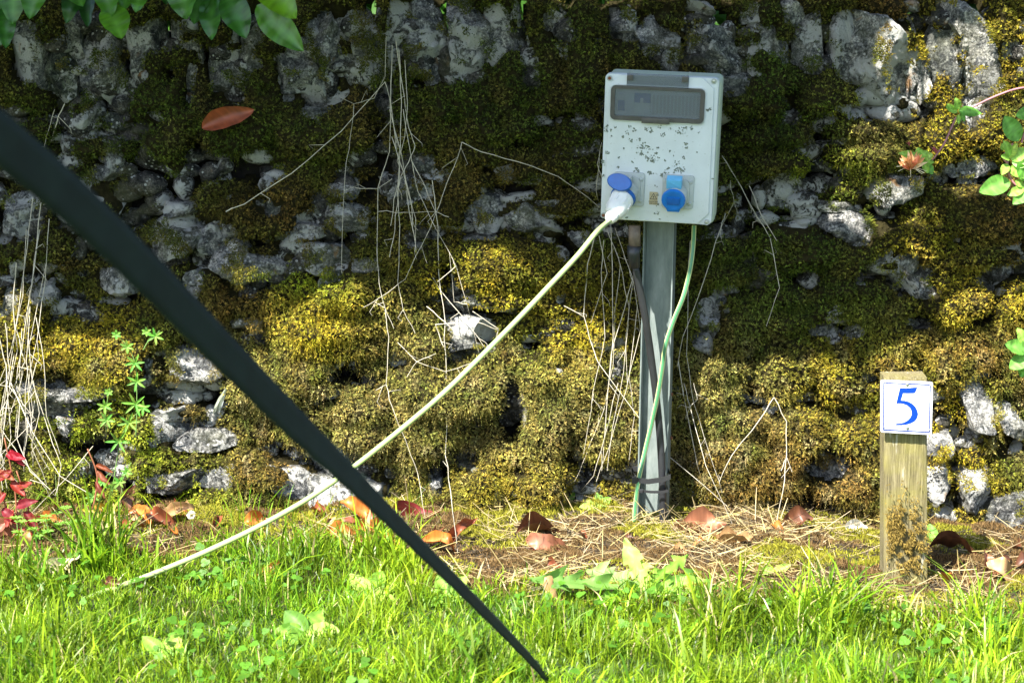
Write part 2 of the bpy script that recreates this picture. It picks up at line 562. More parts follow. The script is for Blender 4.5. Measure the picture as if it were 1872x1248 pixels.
# (pixel outline, protrusion m, tone)  tone: 1 pale .. 0 grey .. -1 dark
TR = [
    ([(52, 85), (98, 80), (125, 95), (122, 175), (98, 190), (60, 160)], .055, -1),
    ([(140, 55), (172, 52), (171, 120), (170, 180), (150, 188), (134, 185), (132, 110)], .07, 0),
    ([(175, 50), (198, 50), (205, 110), (228, 170), (222, 198), (190, 210), (175, 170), (160, 140), (170, 110)], .085, .5),
    ([(368, 120), (400, 105), (440, 138), (437, 165), (400, 178), (375, 172)], .06, 0),
    ([(497, 105), (530, 90), (568, 92), (600, 130), (605, 172), (580, 187), (545, 170), (508, 172)], .075, .2),
    ([(555, 45), (590, 18), (615, 60), (616, 110), (608, 160), (596, 150), (575, 95)], .06, .3),
    ([(333, 112), (350, 125), (347, 180), (328, 175)], .06, 0),
    ([(120, 222), (160, 190), (170, 205), (155, 238), (122, 243)], .08, 0),
    ([(185, 268), (210, 265), (214, 318), (226, 335), (135, 333), (150, 315), (182, 310)], .065, .3),
    ([(290, 306), (318, 299), (328, 318), (300, 330)], .06, .3),
    ([(288, 372), (350, 375), (352, 398), (300, 402)], .06, .2),
    ([(577, 347), (615, 338), (652, 350), (645, 366), (600, 368)], .085, .5),
    ([(590, 380), (640, 374), (668, 390), (667, 428), (620, 433), (594, 412)], .08, 0),
    ([(0, 362), (40, 355), (72, 375), (62, 418), (45, 436), (0, 426)], .08, 0),
    ([(250, 432), (280, 405), (325, 400), (360, 412), (356, 440), (330, 470), (290, 483), (258, 462)], .085, .1),
    ([(347, 432), (378, 415), (409, 420), (404, 450), (382, 477), (352, 462)], .085, .1),
    ([(402, 440), (425, 432), (450, 470), (505, 475), (512, 500), (465, 530), (438, 532), (400, 505), (383, 492), (388, 465)], .085, .8),
    ([(330, 505), (358, 498), (361, 520), (344, 545), (322, 528)], .07, .3),
    ([(170, 497), (225, 500), (242, 540), (212, 548), (172, 532)], .075, .1),
    ([(534, 462), (560, 450), (615, 455), (642, 470), (640, 500), (590, 509), (540, 500)], .085, 0),
    ([(645, 475), (692, 480), (690, 502), (643, 503)], .08, .8),
    ([(512, 432), (540, 415), (588, 420), (585, 440), (515, 445)], .075, .7),
    ([(0, 490), (38, 470), (32, 500), (0, 527)], .07, .2),
    ([(40, 530), (80, 520), (97, 545), (86, 565), (42, 562)], .07, .3),
    ([(0, 530), (28, 535), (26, 560), (0, 565)], .07, .8),
    ([(258, 655), (272, 648), (276, 700), (272, 715), (258, 705)], .06, -.2),
    ([(278, 645), (350, 640), (392, 668), (396, 692), (350, 706), (310, 690)], .10, .9),
    ([(410, 588), (470, 590), (476, 615), (420, 610)], .07, .5),
    ([(30, 702), (110, 700), (121, 740), (116, 772), (60, 780), (36, 752)], .09, .5),
    ([(120, 716), (200, 702), (222, 712), (190, 726), (150, 742), (122, 738)], .09, .5),
    ([(270, 762), (330, 750), (342, 773), (320, 790), (280, 791)], .07, .1),
    ([(315, 792), (420, 790), (427, 815), (395, 830), (320, 821)], .08, .2),
    ([(213, 888), (270, 870), (350, 858), (415, 866), (408, 893), (300, 905), (225, 902)], .08, 0),
    ([(522, 885), (600, 872), (700, 895), (705, 925), (620, 940), (530, 925)], .08, .3),
    ([(560, 842), (597, 846), (640, 862), (612, 874), (572, 860)], .085, .9),
    ([(635, 18), (668, 28), (700, 75), (703, 150), (692, 190), (665, 155), (645, 105)], .06, -.2),
    ([(735, 8), (790, 0), (812, 50), (816, 100), (800, 140), (752, 136), (737, 65)], .085, -.1),
    ([(815, 0), (855, 0), (888, 45), (906, 98), (882, 112), (868, 150), (832, 120), (822, 60)], .08, .3),
    ([(860, 122), (885, 125), (888, 142), (862, 155)], .08, .8),
    ([(990, 16), (1013, 8), (1041, 48), (1010, 62), (992, 50)], .08, .8),
    ([(1020, 0), (1030, 8), (1042, 40), (1036, 44)], .07, .5),
    ([(1118, 10), (1165, 22), (1162, 60), (1125, 75), (1114, 55)], .075, .3),
    ([(1168, 62), (1200, 25), (1215, 45), (1245, 60), (1251, 100), (1215, 122), (1185, 92)], .085, .6),
    ([(848, 388), (880, 361), (918, 365), (933, 393), (908, 425), (862, 427), (848, 408)], .09, .4),
    ([(930, 405), (962, 378), (1003, 400), (1030, 430), (1010, 443), (932, 424)], .09, .1),
    ([(905, 312), (938, 303), (946, 328), (915, 343)], .06, .7),
    ([(745, 275), (788, 290), (792, 320), (752, 312)], .045, .1),
    ([(682, 325), (755, 328), (787, 345), (782, 372), (722, 376)], .06, .1),
    ([(1040, 432), (1080, 425), (1101, 448), (1055, 462)], .06, .3),
    ([(815, 592), (850, 585), (905, 596), (906, 632), (822, 649)], .06, .6),
    ([(1120, 622), (1146, 615), (1142, 688), (1117, 670)], .05, .7),
    ([(1258, 62), (1285, 48), (1340, 58), (1366, 125), (1362, 158), (1327, 165), (1287, 112)], .08, -.1),
    ([(1262, 0), (1300, 0), (1316, 24), (1290, 36), (1260, 18)], .07, .3),
    ([(1360, 0), (1395, 8), (1396, 38), (1366, 46)], .07, .7),
    ([(1440, 0), (1470, 5), (1491, 38), (1462, 51), (1444, 40)], .07, .4),
    ([(1525, 58), (1560, 26), (1628, 38), (1656, 70), (1668, 140), (1674, 188), (1645, 202), (1612, 172), (1565, 150), (1532, 102)], .105, .3),
    ([(1667, 5), (1690, 0), (1697, 20), (1670, 28)], .07, .7),
    ([(1728, 0), (1778, 12), (1820, 58), (1832, 120), (1843, 162), (1790, 178), (1776, 130), (1768, 62), (1738, 40)], .10, .7),
    ([(1724, 62), (1744, 58), (1751, 76), (1730, 80)], .10, .9),
    ([(1848, 80), (1885, 72), (1890, 122), (1856, 118)], .07, .5),
    ([(1474, 112), (1498, 72), (1508, 128), (1482, 128)], .07, .5),
    ([(1688, 80), (1700, 75), (1706, 175), (1692, 195)], .075, .8),
    ([(1574, 352), (1615, 325), (1690, 328), (1688, 358), (1650, 373), (1582, 369)], .12, .5),
    ([(1722, 298), (1820, 290), (1842, 312), (1812, 326), (1740, 320)], .08, .2),
    ([(1409, 362), (1444, 352), (1471, 374), (1460, 389), (1412, 386)], .07, -.1),
    ([(1497, 402), (1558, 392), (1600, 406), (1596, 440), (1562, 446), (1512, 424)], .08, 0),
    ([(1480, 372), (1590, 376), (1588, 394), (1492, 391)], .06, -.2),
    ([(1402, 322), (1450, 318), (1475, 338), (1440, 346)], .07, .3),
    ([(1618, 497), (1698, 508), (1722, 538), (1690, 556), (1652, 532)], .08, 0),
    ([(1308, 532), (1350, 525), (1362, 544), (1315, 548)], .06, .4),
    ([(1276, 567), (1303, 555), (1321, 588), (1314, 606), (1280, 607)], .07, .3),
    ([(1260, 612), (1314, 610), (1302, 655), (1272, 642)], .065, .2),
    ([(1483, 608), (1532, 600), (1546, 620), (1492, 626)], .03, -.2),
    ([(1760, 712), (1798, 696), (1820, 740), (1817, 788), (1782, 786)], .105, .8),
    ([(1824, 752), (1850, 740), (1880, 785), (1880, 815), (1842, 792)], .09, .8),
    ([(1692, 800), (1748, 800), (1756, 838), (1692, 836)], .08, .5),
    ([(1690, 845), (1735, 850), (1742, 895), (1702, 938), (1690, 935)], .075, .3),
    ([(1754, 872), (1798, 860), (1812, 915), (1772, 942)], .10, .8),
    ([(1800, 925), (1880, 898), (1890, 985), (1800, 988)], .08, .2),
    ([(1493, 832), (1528, 840), (1552, 868), (1516, 882)], .03, .5),
    ([(1688, 938), (1750, 935), (1752, 975), (1692, 975)], .05, 0),
    ([(95, 770), (130, 780), (128, 810), (98, 805)], .07, .6),
    ([(925, 895), (945, 888), (950, 920), (930, 925)], .05, .8),
    ([(780, 890), (805, 885), (812, 915), (785, 920)], .05, .5),
]
# dark gaps where nothing fills the joint (pixel ellipses)
GAPS = [(878, 577, 82, 13), (972, 641, 22, 14), (935, 760, 28, 55), (1440, 395, 40, 12), (700, 150, 22, 70), (720, 60, 14, 60), (905, 60, 20, 55),
        (1535, 608, 60, 14), (1690, 597, 36, 14), (1770, 332, 55, 12), (1705, 500, 26, 10), (1555, 200, 26, 8), (565, 195, 25, 16),
        (640, 700, 60, 12), (660, 620, 20, 8), (110, 300, 25, 8), (250, 398, 60, 8), (460, 450, 18, 14), (1510, 855, 48, 34),
        (930, 355, 45, 14), (1000, 375, 30, 8), (420, 130, 20, 40), (30, 100, 26, 60), (270, 65, 50, 30), (130, 130, 8, 70), (118, 60, 14, 40),
        (655, 870, 40, 10), (850, 850, 40, 18), (1130, 880, 110, 9), (1480, 930, 60, 14), (80, 790, 60, 10), (250, 720, 14, 22),
        (1680, 470, 14, 10), (1740, 870, 14, 60), (1510, 90, 12, 60), (1690, 150, 10, 50), (1790, 200, 30, 12), (1360, 440, 8, 6),
        (480, 640, 12, 10), (800, 870, 26, 30), (870, 775, 14, 20), (1820, 690, 30, 14), (1640, 320, 10, 6), (740, 350, 14, 24), (500, 520, 14, 10),
        (1840, 990, 60, 12), (1720, 1000, 30, 10), (300, 480, 24, 8), (210, 560, 60, 7), (420, 640, 26, 8), (1250, 330, 14, 30), (1340, 350, 30, 10)]


def to_wall(p, y=WY):
    v = P(p[0], p[1], y)
    return (v.x, v.z)


def radial(poly, n=72):
    cx = sum(p[0] for p in poly) / len(poly)
    cz = sum(p[1] for p in poly) / len(poly)
    out = np.zeros(n)
    for i in range(n):
        a = 2 * math.pi * i / n
        dx, dz = math.cos(a), math.sin(a)
        best = 0
        for j in range(len(poly)):
            x1, z1 = poly[j][0] - cx, poly[j][1] - cz
            x2, z2 = poly[(j + 1) % len(poly)][0] - cx, poly[(j + 1) % len(poly)][1] - cz
            den = dx * (z2 - z1) - dz * (x2 - x1)
            if abs(den) < 1e-12: continue
            t = (x1 * (z2 - z1) - z1 * (x2 - x1)) / den
            s = (x1 * dz - z1 * dx) / den
            if -1e-6 <= s <= 1 + 1e-6 and t > best: best = t
        out[i] = best if best > 0 else out[i - 1]
    k = np.array([.12, .76, .12])
    out = np.convolve(np.concatenate([out[-1:], out, out[:1]]), k, 'valid')
    return cx, cz, out


EXP = .5
stones = []   # dict cx, cz, Rad, h, tone, traced
for poly, h, tone in TR:
    cx, cz, rad = radial([to_wall(p) for p in poly])
    stones.append(dict(cx=cx, cz=cz, R=rad * 1.13, h=h + .018, tone=tone, tr=True))

rs = random.Random(21)


def covered(x, z):
    for s in stones:
        if not s['tr']: continue
        dx, dz = x - s['cx'], z - s['cz']
        a = math.atan2(dz, dx) % (2 * math.pi)
        if math.hypot(dx, dz) < s['R'][int(a / (2 * math.pi) * 72) % 72] * 1.05: return True
    return False


def in_gap(x, z):
    v = Vector((x, WY, z - CAM_Z))
    yc = v.y * cp - v.z * sp_
    u_, v_ = 936 + FPX * x / yc, 624 - FPX * (v.y * sp_ + v.z * cp) / yc
    return any(((u_ - g[0]) / (g[2] + 12)) ** 2 + ((v_ - g[1]) / (g[3] + 12)) ** 2 < 1 for g in GAPS)


def rock_poly(cx, cz, w_, h_, tilt=0, n=9):
    pts = []
    for i in range(n):
        a = 2 * math.pi * (i + rs.uniform(-.25, .25)) / n
        c, s = math.cos(a), math.sin(a)
        k = (abs(c) ** 2.5 + abs(s) ** 2.5) ** (-1 / 2.5) * rs.uniform(.84, 1.12)
        x, z = c * k * w_ / 2, s * k * h_ / 2
        pts.append((cx + x * math.cos(tilt) - z * math.sin(tilt), cz + x * math.sin(tilt) + z * math.cos(tilt)))
    return pts


z = -0.10
while z < 0.93:
    rh = rs.uniform(.08, .15)
    x = -1.75 + rs.uniform(0, .1)
    while x < 1.75:
        ww = rs.uniform(.11, .30)
        cx, cz = x + ww / 2, z + rh / 2 + 0.02 * math.sin(x * 3 + z * 20) + rs.uniform(-.015, .015)
        rh_k = rs.uniform(.85, 1.15)
        if not covered(cx, cz) and not in_gap(cx, cz):
            if rs.random() < .25:
                for zz, hh in ((cz - rh * .26, rh * .5), (cz + rh * .26, rh * .46)):
                    a, b, rad = radial(rock_poly(cx, zz, ww * .97, hh, rs.uniform(-.06, .06)))
                    stones.append(dict(cx=a, cz=b, R=rad, h=rs.uniform(.005, .05), tone=rs.uniform(-.6, .3), tr=False))
            else:
                a, b, rad = radial(rock_poly(cx, cz, ww * 1.02, rh * 1.04 * rh_k, rs.uniform(-.13, .13)))
                stones.append(dict(cx=a, cz=b, R=rad, h=rs.uniform(.01, .07), tone=rs.uniform(-.6, .3), tr=False))
        x += ww
    z += rh
x = -1.75
while x < 1.75:                                    # upright cope stones
    ww = rs.uniform(.06, .12)
    hh = rs.uniform(.27, .36)
    cx, cz = x + ww / 2, .93 + hh / 2 - .02
    if not covered(cx, .98) or not covered(cx, 1.1) or abs(cx) > 1.25:
        a, b, rad = radial(rock_poly(cx, cz, ww * .96, hh, rs.uniform(-.1, .22), 11))
        stones.append(dict(cx=a, cz=b, R=rad, h=rs.uniform(.02, .05), tone=rs.uniform(-.4, .5), tr=False))
    x += ww


def ico(sub):
    bm = bmesh.new()
    bmesh.ops.create_icosphere(bm, subdivisions=sub, radius=1.0)
    v = np.array([p.co[:] for p in bm.verts])
    f = np.array([[q_.index for q_ in p.verts] for p in bm.faces])
    bm.free()
    return v, f


ICO = {3: ico(4), 4: ico(5), 2: ico(3)}

wall = empty('dry_stone_wall', (0, 4.1, 0), 'old dry stone wall of grey limestone with upright cope stones, thickly grown with moss', 'wall')
wall_inv = Vector((0, 4.1, 0))


def tone_color(t):
    if t >= 0:
        return (.9 + .8 * t, .9 + .77 * t, .9 + .69 * t, 1)
    return (.9 + .5 * t, .9 + .45 * t, .88 + .55 * t, 1)


def build_stone(s, i):
    size = s['R'].max()
    sub = 4 if (s['tr'] and size > .05) else (3 if s['tr'] else 2)
    v, f = ICO[sub]
    rr = np.random.default_rng(100 + i)
    th = np.arctan2(v[:, 2], v[:, 0]) % (2 * math.pi)
    rho = np.hypot(v[:, 0], v[:, 2])
    ti = th / (2 * math.pi) * 72
    i0 = np.floor(ti).astype(int) % 72
    fr = ti - np.floor(ti)
    Rr = s['R'][i0] * (1 - fr) + s['R'][(i0 + 1) % 72] * fr
    p = np.sign(rho) * rho ** EXP
    depth_f = max(.035, min(.13, s['h'] + .02))
    ny = np.sign(v[:, 1]) * np.abs(v[:, 1]) ** EXP
    X = Rr * p * np.cos(th)
    Z = Rr * p * np.sin(th)
    Y = np.where(ny < 0, ny * depth_f, ny * .07)
    pts = np.stack([X, Y, Z], -1)
    # facets: cut with a few planes
    for k in range(12 if s['tr'] else 7):
        n = nrm(np.array([rr.normal() * .8, -abs(rr.normal()) - .35, rr.normal() * .8]))
        ext = (pts @ n).max()
        d = ext * rr.uniform(.58, .90)
        over = np.maximum(pts @ n - d, 0)
        pts -= over[:, None] * n * .93
    o = rr.uniform(0, 50, 3)
    nn = fbm(pts[:, 0] * 14 + o[0], pts[:, 1] * 14 + o[1], pts[:, 2] * 14 + o[2], 4)
    n2 = np.abs(perlin(pts[:, 0] * 32 + o[1], pts[:, 1] * 32, pts[:, 2] * 32 + o[0]))
    vdir = nrm(pts)
    amp = .0075 if s['tr'] else .009
    n3 = perlin(pts[:, 0] * 75 + o[1], pts[:, 1] * 75, pts[:, 2] * 75 + o[0])
    pts = pts + vdir * (nn * amp - n2 * .008 + n3 * .0022)[:, None]
    front = depth_f - s['h']
    loc = Vector((s['cx'], float(wall_y(s['cz'])) + front, s['cz']))
    me = npmesh('stone', pts, f, True)
    me.set_sharp_from_angle(angle=R(30))
    ob = link('stone', me, M['stone'], wall)
    ob.location = loc - wall_inv
    t = s['tone'] + rr.uniform(-.4, .3)
    ob.color = tone_color(max(-1, min(1, t)))
    return ob


for i, s in enumerate(stones):
    build_stone(s, i)

# rubble core and wall body behind the facing
bm = prism([(-1.9, -.3), (1.9, -.3), (1.9, 1.12), (-1.9, 1.12)], 4.11 - 4.1, 4.5 - 4.1)
bmobj('rubble_core', bm, M['core'], wall)

rr_ = np.random.default_rng(12)
hv, hf = ico(2)
VV, FF, off = [], [], 0
for k in range(2400):
    c = np.array([rr_.uniform(-1.75, 1.75), 4.05 + rr_.uniform(-.025, .03) - 4.1, rr_.uniform(-.08, 1.15)])
    p = hv * np.array([rr_.uniform(.02, .06), .03, rr_.uniform(.015, .035)])
    for q_ in range(5):
        n_ = nrm(rr_.normal(size=3))
        p = p - np.maximum(p @ n_ - (p @ n_).max() * .75, 0)[:, None] * n_
    VV.append(p + c); FF.append(hf + off); off += len(hv)
o = link('hearting', npmesh('hearting', np.concatenate(VV), np.concatenate(FF), False), M['stone'], wall)
o.color = (.35, .33, .3, 1)
o['kind'] = 'stuff'

# ------------------------------------------------------------------ height field of the wall face (for moss)
DX = .004
hx = np.arange(-1.75, 1.75, DX)
hz = np.arange(-.12, 1.32, DX)
HX, HZ = np.meshgrid(hx, hz)
S = np.full(HX.shape, -.05)
TRC = np.zeros(HX.shape)          # 1 inside a traced (bare) stone
for s in stones:
    rmax = s['R'].max() * 1.1
    i0, i1 = np.searchsorted(hx, [s['cx'] - rmax, s['cx'] + rmax])
    j0, j1 = np.searchsorted(hz, [s['cz'] - rmax, s['cz'] + rmax])
    if i1 <= i0 or j1 <= j0: continue
    dx = HX[j0:j1, i0:i1] - s['cx']
    dz = HZ[j0:j1, i0:i1] - s['cz']
    th = np.arctan2(dz, dx) % (2 * math.pi)
    Rr = s['R'][(th / (2 * math.pi) * 72).astype(int) % 72]
    q_ = np.hypot(dx, dz) / Rr
    ins = q_ < 1
    rho = np.clip(q_, 0, 1) ** (1 / EXP)
    depth_f = max(.035, min(.13, s['h'] + .02))
    h = (np.sqrt(np.clip(1 - rho ** 2, 0, 1)) ** EXP * .88 - 1) * depth_f + s['h']
    blk = S[j0:j1, i0:i1]
    np.maximum(blk, np.where(ins, h, -.05), out=blk)
    if s['tr']:
        tb = TRC[j0:j1, i0:i1]
        np.maximum(tb, np.clip((1 - q_) * rmax / .010 + .55, 0, 1), out=tb)


def blur(a, r):
    k = np.ones(2 * r + 1) / (2 * r + 1)
    for _ in range(2):
        a = np.apply_along_axis(lambda m_: np.convolve(np.pad(m_, r, 'edge'), k, 'valid'), 0, a)
        a = np.apply_along_axis(lambda m_: np.convolve(np.pad(m_, r, 'edge'), k, 'valid'), 1, a)
    return a


def pxmap(xx, zz, y=WY):
    """wall plane -> photo pixels"""
    dz = zz - CAM_Z
    yc = y * cp - dz * sp_
    zc = y * sp_ + dz * cp
    return 936 + FPX * xx / yc, 624 - FPX * zc / yc


U, V = pxmap(HX, HZ)
wob = fbm(HX * 16, HZ * 16, 3.3, 3)
GAP = np.zeros(HX.shape)
for (u, v, ru, rv) in GAPS:
    d = np.hypot((U - u) / ru, (V - v) / rv) + wob * .35
    GAP = np.maximum(GAP, np.clip((1.15 - d) * 4, 0, 1))
inframe = sstep(-150, -20, U) * sstep(2020, 1890, U)
bare = np.zeros(HX.shape)
for (u, v, ru, rv) in [(120, 430, 260, 140), (300, 450, 260, 110), (560, 420, 200, 90), (100, 740, 170, 60), (300, 780, 160, 60), (500, 60, 260, 110), (150, 110, 200, 110),
                       (850, 60, 160, 90), (1300, 60, 260, 80), (1780, 820, 120, 160), (1480, 400, 160, 50), (1650, 500, 90, 60), (700, 340, 120, 60), (1290, 590, 50, 80), (620, 880, 160, 50), (1620, 100, 240, 110)]:
    bare = np.maximum(bare, np.exp(-(((U - u) / ru) ** 2 + ((V - v) / rv) ** 2)))
thin = sstep(.02, .16, fbm(HX * 12 + 9, HZ * 16, 4.1, 3) + .42 * (bare - .55)) * bare
thin = np.maximum(thin, sstep(.10, .40, fbm(HX * 5 + 9, HZ * 7, 8.1, 3)) * (1 - inframe * .6))        # bare zones, mostly beyond the frame
MASK = 1 - np.clip(TRC + .35 * fbm(HX * 45, HZ * 45, 5.5, 2) * (TRC > 0), 0, 1)
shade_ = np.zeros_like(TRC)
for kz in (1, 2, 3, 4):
    shade_[:-kz] = np.maximum(shade_[:-kz], TRC[kz:])         # moss cut away under each proud stone to draw a shadow line
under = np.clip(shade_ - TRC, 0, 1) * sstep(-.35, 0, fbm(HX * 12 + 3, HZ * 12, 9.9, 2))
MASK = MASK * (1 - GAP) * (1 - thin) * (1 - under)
near = blur(TRC, 6)
# cushion relief
cush = .5 + .5 * fbm(HX * 9, HZ * 13, 2.1, 3)
cush2 = .5 + .5 * fbm(HX * 28, HZ * 32, 6.1, 2)
Sb = blur(S, 2)
Sloc = blur(S, 16)
bridge = sstep(-.25, .25, fbm(HX * 5 + 20, HZ * 6, 1.4, 3) + .28 * sstep(380, 640, V) - .02)        # where the moss mat hangs over the joints
cre = sstep(.006, .024, Sloc - Sb) * (1 - bridge)
Sm = Sb + np.maximum(Sloc - Sb, 0) * (.25 + .75 * bridge)
pits = sstep(.30, .5, fbm(HX * 11 + 31, HZ * 17, 5.9, 3))
BULGE = [(1380, 760, 150, 150, .055), (1640, 900, 200, 120, .03), (580, 590, 110, 80, .04), (870, 490, 110, 60, .035), (1800, 200, 90, 110, .02),
         (1460, 210, 150, 60, .045), (1480, 300, 140, 50, .05), (1600, 240, 80, 50, .04), (980, 760, 200, 110, .03), (640, 740, 140, 90, .03), (360, 240, 160, 110, .03),
         (900, 200, 140, 120, .03), (1500, 470, 200, 70, .03), (1800, 560, 70, 50, .04), (180, 640, 120, 80, .03), (200, 800, 130, 70, .03), (350, 720, 55, 50, .035),
         (1760, 450, 130, 70, .03), (1700, 700, 100, 50, .03)]
MASK = MASK * (1 - .97 * cre) * (1 - .6 * pits)
bulge = np.zeros(HX.shape)
for (u, v, ru, rv, a) in BULGE:
    d = ((U - u) / ru) ** 2 + ((V - v) / rv) ** 2
    bulge += a * np.exp(-d * 1.1)
hump = .8 + .2 * sstep(-.4, .4, wob)
keep = 1 - sstep(.30, .45, HX * 0 + (np.abs(HX - .31) < .14) * .4)      # keep clear of the post
body = Sm + (.002 + .030 * np.clip(cush, 0, 1) ** 1.4 + .026 * np.clip(cush2, 0, 1) + .009 * fbm(HX * 75, HZ * 80, 7.2, 2) - .018 * pits - .018 * near + .75 * bulge * (1 - near) * hump * np.where(keep < 1, .2, 1))
edge = sstep(0, .6, MASK)
MH = np.where(MASK > .02, np.minimum(body, .135), -.05) * edge + (1 - edge) * np.minimum(Sb - .02, 0)
MHs = blur(MH, 1)

# moss underlayer
st = 2
sub_ = (slice(None, None, st), slice(None, None, st))
vx, vz, vh = HX[sub_], HZ[sub_], MHs[sub_] - .006
mk = MASK[sub_]
idx = np.arange(vx.size).reshape(vx.shape)
qq = np.stack([idx[:-1, :-1], idx[:-1, 1:], idx[1:, 1:], idx[1:, :-1]], -1).reshape(-1, 4)
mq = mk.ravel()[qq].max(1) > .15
vv = np.stack([vx, wall_y(vz) - vh, vz], -1).reshape(-1, 3)
me = npmesh('moss_turf', vv, qq[mq], True)
o = link('moss_turf', me, M['mossbase'])
tag(o, 'dark peaty moss cushions swelling between the stones of the wall', 'moss', kind='stuff')

# normals of the field
dzx = np.gradient(MHs, DX, axis=1)
dzz = np.gradient(MHs, DX, axis=0)

# colour zones, sun and shade partly painted in: (u, v, ru, rv, kind)
# kinds: g gold-yellow as in sun, l lime, b brown-rust, t tan, d dark green as in shade
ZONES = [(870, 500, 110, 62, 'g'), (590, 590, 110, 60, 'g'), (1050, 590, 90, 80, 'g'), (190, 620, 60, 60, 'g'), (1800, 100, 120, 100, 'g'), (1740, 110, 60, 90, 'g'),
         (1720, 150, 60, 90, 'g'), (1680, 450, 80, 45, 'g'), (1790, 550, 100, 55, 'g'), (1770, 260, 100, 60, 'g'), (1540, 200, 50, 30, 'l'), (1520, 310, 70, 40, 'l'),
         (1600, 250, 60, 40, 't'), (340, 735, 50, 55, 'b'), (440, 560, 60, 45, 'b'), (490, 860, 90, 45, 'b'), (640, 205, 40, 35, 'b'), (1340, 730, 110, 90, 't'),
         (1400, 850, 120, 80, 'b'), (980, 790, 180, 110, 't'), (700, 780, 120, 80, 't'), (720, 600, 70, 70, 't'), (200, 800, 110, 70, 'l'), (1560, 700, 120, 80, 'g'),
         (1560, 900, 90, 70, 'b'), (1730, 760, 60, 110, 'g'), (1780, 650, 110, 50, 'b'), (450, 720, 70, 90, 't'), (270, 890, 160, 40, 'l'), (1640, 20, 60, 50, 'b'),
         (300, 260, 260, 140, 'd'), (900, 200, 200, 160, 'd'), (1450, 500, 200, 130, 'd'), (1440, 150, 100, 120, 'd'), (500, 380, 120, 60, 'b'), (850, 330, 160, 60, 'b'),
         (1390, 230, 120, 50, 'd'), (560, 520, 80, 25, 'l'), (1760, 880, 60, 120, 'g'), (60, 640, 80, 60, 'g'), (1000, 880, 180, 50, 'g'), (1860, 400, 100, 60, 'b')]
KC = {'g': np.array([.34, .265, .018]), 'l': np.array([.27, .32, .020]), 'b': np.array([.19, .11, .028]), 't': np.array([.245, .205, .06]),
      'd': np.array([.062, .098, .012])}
BASEC = np.array([.115, .115, .018])


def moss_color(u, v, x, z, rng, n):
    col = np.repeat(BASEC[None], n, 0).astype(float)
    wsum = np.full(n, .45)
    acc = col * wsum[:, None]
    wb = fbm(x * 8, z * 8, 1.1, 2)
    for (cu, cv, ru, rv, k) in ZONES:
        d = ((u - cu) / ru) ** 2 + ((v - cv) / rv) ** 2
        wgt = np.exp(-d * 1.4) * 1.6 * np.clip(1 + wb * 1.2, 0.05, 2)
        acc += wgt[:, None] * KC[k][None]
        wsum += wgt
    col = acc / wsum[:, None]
    col = col * (.75 + .25 * sstep(380, 620, v + (u - 936) * -.02))[:, None]  # upper moss darkened, shade put into its colour
    # patch variation
    pv = fbm(x * 22, z * 22, 9.3, 2)
    br = fbm(x * 13 + 40, z * 13, 3.9, 2)
    col *= (1 + .5 * pv)[:, None]
    gn = np.clip(fbm(x * 17 + 11, z * 17, 6.2, 2), 0, 1)
    col = col + (gn * .8)[:, None] * (np.array([.075, .105, .016]) - col)
    pale = np.clip(fbm(x * 26 + 51, z * 26, 2.7, 2) - .15, 0, 1) * sstep(560, 700, v)
    col = col + (pale * .9)[:, None] * (np.array([.36, .30, .15]) - col)
    col = col + (np.clip(br, 0, 1) * .55)[:, None] * (np.array([.17, .10, .035]) - col)
    col *= (rng.uniform(.35, 1.25, n) + (rng.random(n) < .22) * rng.uniform(.5, 1.6, n))[:, None]
    col[:, 0] *= rng.uniform(.85, 1.12, n)
    return np.clip(col, .008, .7)


def field_points(n, rng, thr=.35):
    """random points on the moss surface"""
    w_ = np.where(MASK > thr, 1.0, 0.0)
    w_ = w_ * (1 + 1.2 * np.hypot(dzx, dzz).clip(0, 2.0)) * (inframe * .85 + .15)
    w_ *= (HZ > -.08)
    p = w_.ravel() / w_.sum()
    c = np.searchsorted(np.cumsum(p), rng.random(n))
    c = np.clip(c, 0, p.size - 1)
    j, i = np.unravel_index(c, HX.shape)
    x = HX[j, i] + rng.uniform(-.5, .5, n) * DX
    z = HZ[j, i] + rng.uniform(-.5, .5, n) * DX
    h = MHs[j, i]
    nrmv = nrm(np.stack([-dzx[j, i].clip(-2.5, 2.5), -np.ones(n), -dzz[j, i].clip(-2.5, 2.5)], -1) * np.array([1, 1, 1]))
    return x, z, h, nrmv, U[j, i], V[j, i], MASK[j, i]


def leaflets(pos, dirs, up, L, W, tint):
    """single pointed leaflets (one bent pair of triangles)"""
    X, Y, Z = frames(dirs, up)
    tv = np.array([[-.5, 0, 0], [.5, 0, 0], [0, 1, .12]])
    tf = np.array([[0, 1, 2]])
    v, f = scatter(tv, tf, pos, X, Y, Z, np.stack([W, L, L], -1))
    return v, f, np.repeat(tint, 3, 0)


def cushion_moss(nt_, per, seed):
    rng = np.random.default_rng(seed)
    x, z, h, nn, u, v, mk_ = field_points(nt_, rng)
    lift = rng.uniform(-.004, .009, nt_)
    base = np.stack([x, wall_y(z) - h, z], -1) + nn * lift[:, None]
    axis = nrm(nn + np.array([0, -.15, .35]) + rng.normal(size=(nt_, 3)) * .35)
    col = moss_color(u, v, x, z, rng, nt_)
    B = np.repeat(base, per, 0)
    A = np.repeat(axis, per, 0)
    n = len(B)
    rnd = rng.normal(size=(n, 3))
    side = nrm(rnd - (rnd * A).sum(1)[:, None] * A)
    d = nrm(A * rng.uniform(.35, 1.1, n)[:, None] + side)
    L = rng.uniform(.0035, .0078, n)
    W = L * rng.uniform(.24, .40, n)
    T = np.repeat(col, per, 0) * rng.uniform(.5, 1.65, n)[:, None]
    return leaflets(B, d, A, L, W, T)


